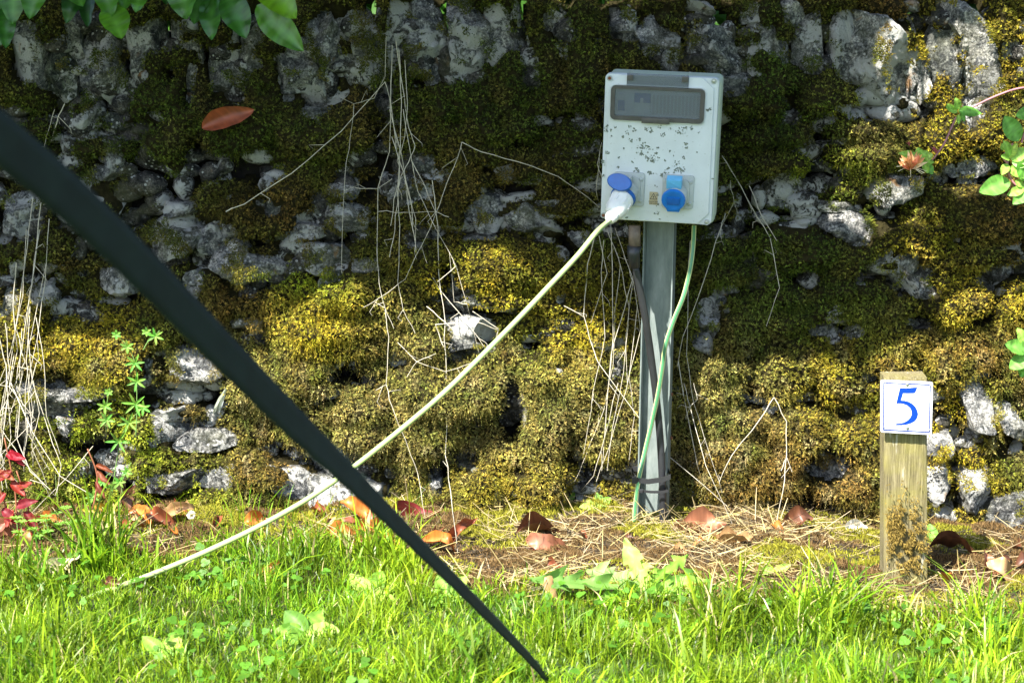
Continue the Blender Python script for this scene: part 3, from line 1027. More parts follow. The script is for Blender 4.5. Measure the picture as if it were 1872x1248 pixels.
def feather_moss(ns, per, seed):
    rng = np.random.default_rng(seed)
    x, z, h, nn, u, v, mk_ = field_points(ns, rng)
    # feathery shoots favour the lower wall and edges
    kp = (fbm(x * 6 + 3, z * 6, 7.7, 2) + (v - 560) / 700 + rng.normal(size=ns) * .15) > .05
    x, z, h, nn, u, v = x[kp], z[kp], h[kp], nn[kp], u[kp], v[kp]
    ns = len(x)
    base = np.stack([x, wall_y(z) - h, z], -1)
    out = nrm(nn * .8 + np.array([0, -.25, .10]) + rng.normal(size=(ns, 3)) * .45)
    Ls = rng.uniform(.010, .028, ns)
    droop = rng.uniform(.2, .9, ns)
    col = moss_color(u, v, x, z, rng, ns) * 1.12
    pos, dirs, ups, LL, WW, TT = [], [], [], [], [], []
    for k in range(per):
        t = (k + .5) / per
        tt = t + rng.uniform(-.4, .4, ns) / per
        c = base + out * (Ls * tt)[:, None] + np.array([0, 0, -1]) * (droop * Ls * tt ** 2)[:, None]
        tang = nrm(out + np.array([0, 0, -1]) * (2 * droop * tt)[:, None])
        rnd = rng.normal(size=(ns, 3))
        side = nrm(rnd - (rnd * tang).sum(1)[:, None] * tang)
        pos.append(c); dirs.append(nrm(tang * .9 + side * .9)); ups.append(nn)
        l = rng.uniform(.0035, .0065, ns) * (1.1 - .4 * t)
        LL.append(l); WW.append(l * .34); TT.append(col * rng.uniform(.75, 1.3, ns)[:, None])
    return leaflets(np.concatenate(pos), np.concatenate(dirs), np.concatenate(ups), np.concatenate(LL), np.concatenate(WW), np.concatenate(TT))


v, f, t = cushion_moss(165000, 7, 1)
o = link('cushion_moss', npmesh('cushion_moss', v, f, False, t), M['moss'])
tag(o, 'tufted cushion moss, olive to golden, coating most of the wall stones', 'moss', kind='stuff')
v, f, t = feather_moss(70000, 9, 2)
o = link('feather_moss', npmesh('feather_moss', v, f, False, t), M['moss'])
tag(o, 'feathery trailing moss hanging in shaggy mats on the lower wall', 'moss', kind='stuff')


# tufts on bare stones: thin sparse patches
def stone_moss(n, seed):
    rng = np.random.default_rng(seed)
    w_ = (TRC > .5) * sstep(.12, .45, fbm(HX * 18 + 5, HZ * 18, 4.4, 3)) * 1.0
    p = w_.ravel() / w_.sum()
    c = np.searchsorted(np.cumsum(p), rng.random(n)).clip(0, p.size - 1)
    j, i = np.unravel_index(c, HX.shape)
    x = HX[j, i] + rng.uniform(-.5, .5, n) * DX
    z = HZ[j, i] + rng.uniform(-.5, .5, n) * DX
    gx_, gz_ = np.gradient(Sb, DX)[1][j, i].clip(-1.5, 1.5), np.gradient(Sb, DX)[0][j, i].clip(-1.5, 1.5)
    nn = nrm(np.stack([-gx_, -np.ones(n), -gz_], -1))
    base = np.stack([x, wall_y(z) - Sb[j, i], z], -1) + nn * rng.uniform(-.004, .004, n)[:, None]
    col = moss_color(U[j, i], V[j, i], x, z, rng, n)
    d = nrm(nn + rng.normal(size=(n, 3)) * .8)
    L = rng.uniform(.004, .009, n)
    return leaflets(base, d, nn, L, L * .35, col)


v, f, t = stone_moss(38000, 3)
o = link('stone_moss', npmesh('stone_moss', v, f, False, t), M['moss'])
tag(o, 'thin scattered moss creeping over the bare faces of the grey stones', 'moss', kind='stuff')


def wall_h(u, v):
    """height of the wall face in front of the plane at a photo pixel (stones and moss)"""
    X, Z = to_wall((u, v))
    i = int(np.clip(np.searchsorted(hx, X), 0, len(hx) - 1))
    j = int(np.clip(np.searchsorted(hz, Z), 0, len(hz) - 1))
    return float(max(Sb[j, i], MHs[j, i]))


def PW(u, v, off=.01):
    """photo pixel -> point just in front of the wall face"""
    y = WY
    for _ in range(3):
        p = P(u, v, y)
        y = float(wall_y(p.z)) - wall_h(u, v) - off
    return P(u, v, y)


# ------------------------------------------------------------------ laurel over the wall; unseen overhang laid out to shade the upper wall
LT = []
_rows = 6
for i in range(_rows):
    t_ = i / (_rows - 1)
    wdt = (math.sin(math.pi * min(1, t_ * .93 + .05)) ** .75) * .5 if i not in (0, _rows - 1) else (.03 if i == 0 else .02)
    zc = -.10 * t_ * t_
    for sx_ in (-1, 0, 1):
        LT.append((sx_ * wdt, t_, zc + abs(sx_) * .10 * wdt * 2))
LT = np.array(LT)
LF = []
for i in range(_rows - 1):
    for j in (0, 1):
        a = i * 3 + j
        LF.append([a, a + 1, a + 4, a + 3])
LF = np.array(LF)


def lit_mask(u, v):
    """1 where the photograph's wall plane is in sun"""
    bx = np.array([-600, 0, 60, 130, 250, 330, 420, 520, 650, 770, 800, 960, 1000, 1100, 1180, 1260, 1400, 1560, 1640, 1720, 1800, 1872, 2600])
    by = np.array([490, 490, 540, 575, 610, 610, 570, 500, 500, 520, 470, 480, 510, 580, 630, 645, 640, 630, 600, 560, 490, 470, 450])
    n = 26 * fbm(u / 90.0, v / 90.0, .7, 3)
    lit = (v + n) > np.interp(u, bx, by)
    for (cu, cv, ru, rv) in [(1632, 110, 52, 86), (1745, 120, 85, 125), (1820, 90, 90, 150), (1860, 40, 80, 110), (1605, 245, 66, 38), (1640, 340, 80, 42), (1525, 312, 66, 36), (1690, 10, 120, 36), (1700, 210, 50, 50), (1790, 300, 90, 40),
                             (1552, 205, 44, 22), (1800, 270, 80, 50), (1680, 450, 55, 32), (1790, 550, 70, 50), (870, 480, 80, 45), (1020, 590, 40, 40), (600, 570, 100, 45),
                             (450, 500, 36, 34), (665, 492, 30, 12), (180, 600, 24, 30), (20, 545, 24, 16), (640, 200, 18, 16), (1870, 250, 50, 110), (1288, 628, 30, 30), (1408, 575, 9, 16), (1010, 35, 20, 16),
                             (60, 600, 26, 60), (1200, 60, 20, 12)]:
        lit = lit | (((u - cu) / ru) ** 2 + ((v - cv) / rv) ** 2 + n / 60 < 1)
    return lit


bush = empty('laurel_bush', (-.2, 4.7, 0), 'glossy green cherry laurel growing behind the wall and arching over its top', 'bush')
binv = Vector((-.2, 4.7, 0))
rng = np.random.default_rng(77)
NC = 80000
cx_ = rng.uniform(-2.1, 1.9, NC)
cz_ = rng.uniform(.30, 1.35, NC)
cu_, cv_ = pxmap(cx_, cz_, 3.92)
shade = ~lit_mask(cu_, cv_)
cy_ = rng.uniform(2.85, 3.75, NC)
tt_ = (3.92 - cy_) / (-SUN.y)
lp = np.stack([cx_ + SUN.x * tt_, cy_, cz_ + SUN.z * tt_], -1)
ok = shade & (lp[:, 2] > 1.42 + .0 * lp[:, 1]) & (lp[:, 2] < 2.5)  # unseen leaves kept only where their shadow fits the shade pattern
lp = lp[ok][:17000]
nL = len(lp)
nv = nrm(np.array(SUN)[None] * 1.0 + rng.normal(size=(nL, 3)) * .45)
dv = rng.normal(size=(nL, 3)) + np.array([0, -.6, -.5])
dv = nrm(dv - (dv * nv).sum(1)[:, None] * nv)
X_, Y_, Z_ = frames(dv, nv)
ln = rng.uniform(.06, .10, nL)
okk = np.ones(nL, bool)
for e_ in (-.45, .45):
    q_ = lp + Y_ * (ln * e_)[:, None]
    tq = (3.92 - q_[:, 1]) / (-SUN.y)
    uq, vq = pxmap(q_[:, 0] - SUN.x * tq, q_[:, 2] - SUN.z * tq, 3.92)
    okk &= ~lit_mask(uq, vq)
lp, X_, Y_, Z_, ln = lp[okk], X_[okk], Y_[okk], Z_[okk], ln[okk]
nL = len(lp)
v1, f1 = scatter(LT, LF, lp - Y_ * ln[:, None] * .5, X_, Y_, Z_, np.stack([ln * .42, ln, ln], -1))
lc = np.array([.055, .15, .02])[None] * rng.uniform(.6, 1.5, nL)[:, None]
lc[:, 0] *= rng.uniform(.8, 1.6, nL)
t1 = np.repeat(lc, len(LT), 0)
# crown behind the wall
nB = 9500
bp = np.stack([rng.uniform(-2.3, 2.1, nB), rng.uniform(4.45, 5.5, nB), rng.uniform(.95, 2.2, nB)], -1)
bp[:2600, 1] = rng.uniform(4.5, 4.75, 2600); bp[:2600, 2] = rng.uniform(.95, 1.5, 2600)
nv = nrm(rng.normal(size=(nB, 3)) * .6 + np.array([-.2, -.7, .6]))
dv = rng.normal(size=(nB, 3)) + np.array([0, -.4, -.4])
dv = nrm(dv - (dv * nv).sum(1)[:, None] * nv)
X_, Y_, Z_ = frames(dv, nv)
ln = rng.uniform(.08, .13, nB)
v2, f2 = scatter(LT, LF, bp, X_, Y_, Z_, np.stack([ln * .42, ln, ln], -1))
lc = np.array([.05, .14, .02])[None] * rng.uniform(.5, 1.4, nB)[:, None]
t2 = np.repeat(lc, len(LT), 0)
vv = np.concatenate([v1, v2]) - np.array(binv)
ff = np.concatenate([f1, f2 + len(v1)])
tag(link('foliage', npmesh('foliage', vv, ff, True, np.concatenate([t1, t2])), M['laurel'], bush), kind='stuff')
# branches reaching over the wall
rb = random.Random(4)
for i in range(15):
    x0 = -1.9 + i * .26 + rb.uniform(-.06, .06)
    yb = 5.0 + rb.uniform(-.2, .2)
    tip = Vector((x0 - .45 + rb.uniform(-.2, .2), 2.95 + rb.uniform(0, .3), 1.62 + rb.uniform(0, .45)))
    pts = [Vector((x0, yb, -.05)), Vector((x0 - .02, yb - .12, .9)), Vector((x0 - .1, 4.5, 1.75)), Vector((x0 - .25, 3.8, 1.95)), tip]
    tube('branch', [p - binv for p in pts], .022, .004, M['bark'], bush, 6, 5)

# leaves that hang into view: (base px, tip px, width px, y, bright)
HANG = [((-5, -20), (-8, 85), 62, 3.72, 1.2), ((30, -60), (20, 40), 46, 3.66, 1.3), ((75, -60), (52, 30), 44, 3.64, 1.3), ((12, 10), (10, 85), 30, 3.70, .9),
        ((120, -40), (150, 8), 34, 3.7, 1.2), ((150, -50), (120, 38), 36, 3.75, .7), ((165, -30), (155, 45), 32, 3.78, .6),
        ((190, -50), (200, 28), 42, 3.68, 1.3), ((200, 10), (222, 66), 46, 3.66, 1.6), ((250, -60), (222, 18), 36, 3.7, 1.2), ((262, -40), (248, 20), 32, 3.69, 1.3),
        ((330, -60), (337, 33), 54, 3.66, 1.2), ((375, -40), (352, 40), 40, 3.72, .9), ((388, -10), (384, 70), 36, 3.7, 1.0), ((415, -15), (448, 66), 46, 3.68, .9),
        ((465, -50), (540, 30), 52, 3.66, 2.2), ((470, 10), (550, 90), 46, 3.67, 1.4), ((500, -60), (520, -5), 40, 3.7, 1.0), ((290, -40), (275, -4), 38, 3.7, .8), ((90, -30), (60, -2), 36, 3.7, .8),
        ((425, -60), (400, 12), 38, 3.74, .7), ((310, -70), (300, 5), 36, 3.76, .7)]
DT = []
rows = 22
for i in range(rows):
    t_ = i / (rows - 1)
    wv = (math.sin(math.pi * min(1.0, t_ ** .85)) ** .7) * .5 if 0 < i < rows - 1 else .02
    for k, sx_ in enumerate((-1, -.5, 0, .5, 1)):
        DT.append((sx_ * wv, t_, -.10 * t_ * t_ + (.14 * abs(sx_) - (.02 if sx_ == 0 else 0)) * wv + .012 * math.sin(t_ * 26) * abs(sx_)))
DT = np.array(DT)
DF = np.array([[i * 5 + j, i * 5 + j + 1, (i + 1) * 5 + j + 1, (i + 1) * 5 + j] for i in range(rows - 1) for j in range(4)])


def one_leaf(name, a, b, width, normal, tintc, mat, parent=None, inv=Vector((0, 0, 0)), edge=True, jitter=.05, curl=0.0, seed=0, tpl=None):
    a, b = Vector(a), Vector(b)
    L = (b - a).length
    d = (b - a) / L
    nn = Vector(normal)
    X, Y, Z = frames(np.array([d]), np.array([nn]))
    T = (DT if tpl is None else tpl[0]).copy()
    F = DF if tpl is None else tpl[1]
    if curl:
        T[:, 2] += curl * (np.sin(T[:, 1] * 3.0 + seed) * .5 + (T[:, 0] * 2) ** 2 * .6)
    rg = np.random.default_rng(seed + 500)
    T[:, 2] += jitter * perlin(T[:, 0] * 3 + seed * 3.1, T[:, 1] * 3, .5 + seed)
    v, f = scatter(T, F, np.array([a]) - np.array(inv), X, Y, Z, np.array([[width, L, L]]))
    tc = np.repeat(np.array([tintc]), len(T), 0) * (1 + .55 * perlin(T[:, 0] * 5 + seed, T[:, 1] * 6, 2.2))[:, None]
    if tpl is None:
        vein = np.cos(2 * math.pi * (T[:, 1] * 8 - np.abs(T[:, 0]) * 2.2))
        tc = tc * (1 + .16 * vein * (np.abs(T[:, 0]) > .02))[:, None]
        mid = np.abs(T[:, 0]) < 1e-6
        tc[mid] = tc[mid] * 1.35 + .02
    return link(name, npmesh(name, v, f, True, tc), mat, parent)


for i, (a, b, wpx, y, br) in enumerate(HANG):
    A, B = P(a[0], a[1], y + .03), P(b[0], b[1], y - .02)
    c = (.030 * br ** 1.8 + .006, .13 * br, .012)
    one_leaf('leaf', A, B, wpx / 810 * 1.12, (random.uniform(-.5, .3), -1, .55), c, M['laurel'], bush, binv, seed=i)
for i in range(9):
    u = 10 + i * 62
    tube('twig', [P(u - 30, -90, 3.85) - binv, P(u, -40, 3.78) - binv, P(u + 15, -8, 3.72) - binv], .004, .002, M['greenstem'], bush, 5)

# ------------------------------------------------------------------ electric hook-up box
G = {}
def plastic(name, col, rough=.42):
    m, t, b = newmat(name)
    tc = t.nodes.new('ShaderNodeTexCoord')
    n = noise_node(t, 9, 5, .6, tc.outputs['Object'])
    r = ramp(t, n.outputs[0], [(.3, tuple(c * .86 for c in col)), (.6, col)])
    n2 = noise_node(t, 160, 3, .6, tc.outputs['Object'])
    g = ramp(t, n2.outputs[0], [(.66, (0, 0, 0)), (.72, (1, 1, 1))])
    mu = t.nodes.new('ShaderNodeMath'); mu.operation = 'MULTIPLY'; mu.inputs[1].default_value = .45
    t.links.new(g.outputs[0], mu.inputs[0])
    c = mixc(t, mu.outputs[0], r.outputs[0], (.18, .2, .13))
    t.links.new(c, b.inputs['Base Color'])
    b.inputs['Roughness'].default_value = rough
    bump(t, b, n2.outputs[0], .15, .0006)
    return m


M['box'] = plastic('box_plastic', (.60, .645, .665))
M['boxback'] = plastic('box_back_plastic', (.46, .52, .42), .5)
M['boxgrey'] = plastic('flange_grey', (.40, .44, .43), .5)
M['blue'] = simple('socket_blue', (.006, .10, .40), .35, var=.12, scale=60)
M['bluelid'] = simple('socket_blue_lit', (.008, .15, .52), .35, var=.12, scale=60)
M['paleblue'] = simple('hinge_blue', (.12, .42, .70), .4, var=.1, scale=60)
M['white'] = simple('plug_white', (.74, .75, .72), .4, var=.05, scale=60)
M['darkp'] = simple('dark_hole', (.02, .02, .022), .5)
M['smoke'] = simple('smoked_plastic', (.075, .07, .07), .3, var=.2, scale=80)
M['screw'] = simple('screw_metal', (.45, .46, .46), .35, metal=.9)
M['rust'] = simple('rusty_screw', (.2, .07, .03), .8)
M['black'] = simple('black_plastic', (.022, .023, .025), .4)
M['lichen'] = simple('lichen_fleck', (.17, .20, .165), .95, var=.4, scale=200)
M['sticker'] = simple('warning_sticker', (.42, .36, .22), .6, var=.15, scale=200)
M['ink'] = simple('ink_black', (.03, .03, .03), .6)
mp_, t_, b_ = newmat('smoked_pane')
tr_ = t_.nodes.new('ShaderNodeBsdfTransparent')
tr_.inputs['Color'].default_value = (.80, .84, .88, 1)
b_.inputs['Base Color'].default_value = (.20, .21, .22, 1)
b_.inputs['Roughness'].default_value = .22
mx_ = t_.nodes.new('ShaderNodeMixShader')
mx_.inputs[0].default_value = .62
t_.links.new(tr_.outputs[0], mx_.inputs[2]); t_.links.new(b_.outputs[0], mx_.inputs[1])
t_.links.new(mx_.outputs[0], t_.nodes['Material Output'].inputs['Surface'])
M['pane'] = mp_

BW, BH = .2465, .3235
fc_px = (1080 + 491 / 3.9 - 2, 110 + 634 / 3.9 + 2)
bc = P(fc_px[0], fc_px[1], 3.74)
box = empty('hookup_box', bc, 'pale grey outdoor electric hook-up box with two blue sockets on the galvanised post', 'electrical box')
box.rotation_euler = Matrix.Rotation(R(-10.5), 3, 'Z').to_4x4().to_euler()
Mrot = Matrix.Rotation(R(-10.5), 4, 'Z') @ Matrix.Rotation(R(6.0), 4, 'X') @ Matrix.Rotation(R(2.2), 4, 'Y')
box.matrix_world = Matrix.Translation(bc) @ Mrot


def BX(zx, zy):
    """pixel of the close-up of the box front -> box local x, z"""
    dx, dy = zx - 491, zy - 634
    a11, a12, a21, a22 = 807 / BW, 42.5 / BH, 11 / BW, -1081 / BH
    det = a11 * a22 - a12 * a21
    return ((dx * a22 - a12 * dy) / det, (a11 * dy - a21 * dx) / det)


def bpoly(pts):
    return [BX(*p) for p in pts]


hw, hh_ = BW / 2, BH / 2
bmobj('back_case', prism(rrect(-hw + .002, -hh_ - .002, hw + .004, hh_ - .003, .012), .030, .098, .002), M['boxback'], box, 40)
bmobj('case_flange', prism(rrect(-hw + .001, -hh_ - .001, hw + .003, hh_ - .002, .012), .022, .0295, .001), M['boxback'], box, 40)
bmobj('front_cover', prism(rrect(-hw, -hh_, hw, hh_, .011), .004, .021, .0035), M['box'], box, 40)
# raised centre panel with cut corners round the screws
pp = [BX(140, 170), BX(215, 95), BX(800, 97), BX(880, 175), BX(853, 1090), BX(770, 1170), BX(150, 1160), BX(100, 1110)]
bmobj('raised_panel', prism(pp, -.001, .0039, .0015), M['box'], box, 40)
for (zx, zy, mt) in ((140, 123, 'rust'), (879, 122, 'screw'), (840, 1157, 'screw'), (90, 1140, 'rust')):
    X, Z = BX(zx, zy)
    ring = lathe([(.0062, .0), (.0062, .0022), (.0042, .0022), (.0042, -.001)], 20)
    bmesh.ops.translate(ring, vec=(X, .0035, Z), verts=ring.verts)
    c = bmobj('screw_collar', ring, M['boxgrey'], box, 40)
    b2 = lathe([(.0034, 0), (.0034, .0010), (.001, .0016)], 14)
    bmesh.ops.translate(b2, vec=(X, .0032 - .0012, Z), verts=b2.verts)
    bmobj('screw', b2, M[mt], c, 40)

# viewing window
wf = empty('viewing_window', (0, 0, 0)); wf.parent = box
def frame_mesh(outer, inner, y0, y1):
    bm = bmesh.new()
    n = len(outer)
    A = [bm.verts.new((p[0], y0, p[1])) for p in outer]
    B = [bm.verts.new((p[0], y0, p[1])) for p in inner]
    A2 = [bm.verts.new((p[0], y1, p[1])) for p in outer]
    B2 = [bm.verts.new((p[0], y1, p[1])) for p in inner]
    for i in range(n):
        j = (i + 1) % n
        bm.faces.new([A[i], A[j], B[j], B[i]])
        bm.faces.new([A[j], A[i], A2[i], A2[j]])
        bm.faces.new([B[i], B[j], B2[j], B2[i]])
        bm.faces.new([A2[i], B2[i], B2[j], A2[j]])
    bmesh.ops.recalc_face_normals(bm, faces=bm.faces[:])
    return bm


def zrect(x0, y0, x1, y1):
    a = BX(x0, y1); b = BX(x1, y0)
    return a[0], a[1], b[0], b[1]


x0, z0, x1, z1 = zrect(143, 175, 823, 422)
ox0, oz0, ox1, oz1 = x0, z0, x1, z1
sh = lambda pts, k=0.0: pts
bmobj('bezel', frame_mesh(rrect(x0 - .002, z0 - .002, x1 + .002, z1 + .002, .012), rrect(x0, z0, x1, z1, .011), -.004, .002), M['box'], wf, 40)
x0, z0, x1, z1 = zrect(147, 178, 819, 416)
fx = (x0, z0, x1, z1)
bmobj('window_frame', frame_mesh(rrect(x0, z0, x1, z1, .010), rrect(x0 + .0085, z0 + .009, x1 - .0085, z1 - .006, .003), -.010, -.002), M['smoke'], wf, 40)
bmobj('window_pane', prism(rrect(x0 + .0075, z0 + .008, x1 - .0075, z1 - .005, .003), -.0085, -.0068), M['pane'], wf, 40)
bmobj('breaker_backing', prism(rrect(x0 + .008, z0 + .0085, x1 - .008, z1 - .0055, .003), -.0022, -.0015), simple('backing_grey', (.55, .60, .64), .5, var=.1, scale=50), wf)
ribs = []
for k in range(13):
    xa, za, xb, zb = zrect(445 + k * 26, 232, 467 + k * 26, 372)
    bmobj('blank_module', prism([(xa, za), (xb, za), (xb, zb), (xa, zb)], -.0035, -.0021), M['boxgrey'], wf)
for (a, b, c, d, mm_, yy) in ((202, 228, 246, 262, 'box', -.0055), (200, 278, 250, 352, 'blue', -.005), (318, 222, 436, 290, 'blue', -.005), (318, 291, 436, 380, 'box', -.0045), (360, 255, 385, 292, 'box', -.0064)):
    xa, za, xb, zb = zrect(a, b, c, d)
    bmobj('breaker', prism([(xa, za), (xb, za), (xb, zb), (xa, zb)], yy, -.0022, .0006), M[mm_], wf)
xa, za, xb, zb = zrect(264, 86, 706, 176)
bmobj('window_hinge', prism([(xa, za), (xb, za), (xb, zb), (xa, zb)], -.0065, -.0011, .0015), M['pane'], wf, 40)
for (a, b) in ((268, 312), (655, 702)):
    xa, za, xb, zb = zrect(a, 92, b, 130)
    bmobj('hinge_knuckle', prism([(xa, za), (xb, za), (xb, zb), (xa, zb)], -.0090, -.0066, .001), M['smoke'], wf, 40)
xa, za, xb, zb = zrect(372, 398, 573, 434)
bmobj('window_latch', prism([(xa, za), (xb, za), (xb, zb), (xa, zb)], -.0135, -.0102, .0012), M['smoke'], wf, 40)
for zx in (296, 708):
    X, Z = BX(zx, 85)
    pts = [Vector((X - .004, .004, Z - .004)), Vector((X - .003, .001, Z + .004)), Vector((X, 0, Z + .0075)), Vector((X + .003, 0, Z + .006)), Vector((X + .003, 0, Z + .002))]
    tube('wire_loop', pts, .0006, .0006, M['screw'], box, 6, 5)

# sockets
def socket(cx_px, cy_px, closed):
    s = empty('socket'); s.parent = box
    if not closed: s['label'] = 'socket with its lid flipped up and a white plug pushed in'
    X, Z = BX(cx_px, cy_px)
    hw_, hh2 = .0345, .0375
    bmobj('socket_flange', prism([(X + a, Z + b) for a, b in rrect(-hw_, -hh2, hw_, hh2, .006)], -.006, -.0012, .0015), M['boxgrey'], s, 40)
    bmobj('flange_boss', prism([(X + a, Z + b) for a, b in rrect(-.026, -.030, .026, .030, .016)], -.010, -.0062, .002), M['boxgrey'], s, 40)
    for a in (-.027, .027):
        for b in (-.024, .024):
            sc = lathe([(.0046, 0), (.0046, .0015), (.0026, .0032)], 12)
            bmesh.ops.translate(sc, vec=(X + a, -.006, Z + b), verts=sc.verts)
            bmobj('screw', sc, M['boxgrey'], s, 40)
    return s, X, Z


s1, X1, Z1 = socket(632, 935, True)
rot = Matrix.Rotation(R(14), 4, 'X')
def place(bm, X, y, Z, rx=0, rz=0, ry=0):
    m = Matrix.Translation((X, y, Z)) @ Matrix.Rotation(R(rz), 4, 'Z') @ Matrix.Rotation(R(rx), 4, 'X') @ Matrix.Rotation(R(ry), 4, 'Y')
    bmesh.ops.transform(bm, matrix=m, verts=bm.verts)
    return bm


bmobj('socket_barrel', place(lathe([(.0255, 0), (.0250, .022), (.0235, .026)], 28), X1 - .003, -.010, Z1 - .003, 18), M['boxgrey'], s1, 40)
lid = lathe([(.0262, 0), (.0262, .004), (.0245, .0065), (.018, .0072), (.0165, .0066)], 36)
bmobj('socket_lid', place(lid, X1 - .006, -.036, Z1 - .0105, 18), M['bluelid'], s1, 35)
bmobj('lid_recess', place(prism([(-.013, -.007), (.013, -.007), (.014, .010), (-.014, .010)], -.0085, -.0060, .0012), X1 - .006, -.036, Z1 - .0125, 18), M['blue'], s1, 40)
bmobj('lid_tab', place(prism([(-.013, -.029), (.013, -.029), (.018, -.015), (-.018, -.015)], -.0045, .001, .0012), X1 - .006, -.036, Z1 - .0105, 18), M['bluelid'], s1, 40)
bmobj('lid_hinge', place(prism(rrect(-.0165, -.011, .0165, .011, .0015), -.008, .014, .002), X1 - .0065, -.031, Z1 + .0245, 18), M['paleblue'], s1, 40)

s2, X2, Z2 = socket(278, 930, False)
ax = Vector((-.26, -.80, -.50)).normalized()           # plug direction in box space
q0 = Vector((0, -1, 0)).rotation_difference(ax).to_matrix().to_4x4()
def along(bm, d0, off=Vector((0, 0, 0))):
    o_ = Vector((X2 - .002, -.008, Z2)) + ax * d0 + off
    bmesh.ops.transform(bm, matrix=Matrix.Translation(o_) @ q0, verts=bm.verts)
    return bm


bmobj('socket_barrel', along(lathe([(.0265, 0), (.0265, .022), (.0255, .024)], 28), 0), M['boxgrey'], s2, 40)
bmobj('socket_collar', along(lathe([(.0285, .0), (.0285, .006), (.0265, .008)], 28), .022), M['blue'], s2, 40)
# raised lid: shallow dish hinged above the plug
dish = lathe([(.0262, 0), (.0262, .004), (.024, .0065), (.010, .0075)], 32)
bmesh.ops.scale(dish, vec=(1.08, 1, .72), verts=dish.verts)
bmobj('socket_lid', place(dish, X2 - .0155, -.046, Z2 + .0225, -22, -8, 12), M['blue'], s2, 35)
bmobj('lid_hinge', place(prism(rrect(-.012, -.006, .012, .006, .002), -.006, .012, .001), X2 - .004, -.026, Z2 + .026, 10), M['boxgrey'], s2, 40)

plug = empty('mains_plug', (0, 0, 0), 'white weatherproof plug pushed into the open blue socket', 'plug')
plug.matrix_world = box.matrix_world.copy()
bmobj('plug_body', along(lathe([(.0262, 0), (.0262, .010), (.0248, .012), (.0245, .030), (.0215, .044), (.0175, .052), (.0150, .053)], 32), .031), M['white'], plug, 35)
for k in range(8):
    an = k * math.pi / 4
    rbm = prism([(-.0016, -.001), (.0016, -.001), (.0016, .0022), (-.0016, .0022)], -.028, -.002)
    bmesh.ops.transform(rbm, matrix=Matrix.Rotation(an, 4, 'Y') @ Matrix.Translation((0, 0, .0240)), verts=rbm.verts)
    bmobj('grip_rib', along(rbm, .0325), M['white'], plug)
bmobj('cable_gland', along(lathe([(.0150, 0), (.0145, .010), (.0125, .012), (.011, .018), (.0085, .021)], 20), .0835), M['white'], plug, 35)

# warning sticker
lab = empty('warning_label'); lab.parent = box
x0, z0, x1, z1 = zrect(424, 945, 488, 1040)
bmobj('sticker', prism([(x0, z0), (x1, z0), (x1, z1), (x0, z1)], -.0018, -.0012), M['sticker'], lab)
cxm = (x0 + x1) / 2


def tri_frame(cx, cz, r, r2, y):
    a = [(cx + r * math.cos(R(90 + 120 * k)), cz + r * math.sin(R(90 + 120 * k))) for k in range(3)]
    b = [(cx + r2 * math.cos(R(90 + 120 * k)), cz + r2 * math.sin(R(90 + 120 * k))) for k in range(3)]
    return frame_mesh(a, b, y, y + .0004)


tz = z1 - .0118
bmobj('triangle', tri_frame(cxm, tz, .0096, .0074, -.0023), M['ink'], lab)
bz = [(.0010, .0046), (-.0018, .0000), (-.0002, .0002), (-.0008, -.0036), (.0020, .0014), (.0004, .0012)]
bmobj('lightning_flash', prism([(cxm + a, tz + b) for a, b in bz], -.0023, -.0019), M['ink'], lab)


def text_part(body, size, x, y, z, mat, parent, name='lettering', wscale=1.0):
    cu = bpy.data.curves.new(name, 'FONT')
    cu.body = body
    cu.size = size
    cu.align_x = 'CENTER'
    cu.extrude = .0001
    to = bpy.data.objects.new(name + '_src', cu)
    C.objects.link(to)
    bpy.context.view_layer.update()
    me_ = bpy.data.meshes.new_from_object(to.evaluated_get(bpy.context.evaluated_depsgraph_get()))
    bpy.data.objects.remove(to)
    for v_ in me_.vertices:
        v_.co = Vector((x + v_.co.x * wscale, y, z + v_.co.y))
    me_.materials.clear()
    return link(name, me_, mat, parent)


text_part('DANGER', .0052, cxm, -.0021, z0 + .0052, M['ink'], lab)
text_part('230 volts', .0046, cxm, -.0021, z0 + .0010, M['ink'], lab)
xa, za, xb, zb = zrect(375, 1092, 512, 1152)
bmobj('moulded_outline', frame_mesh([(xa, za), (xb, za), (xb, zb), (xa, zb)], [(xa + .0006, za + .0006), (xb - .0006, za + .0006), (xb - .0006, zb - .0006), (xa + .0006, zb - .0006)], -.0015, -.0008), M['box'], box)

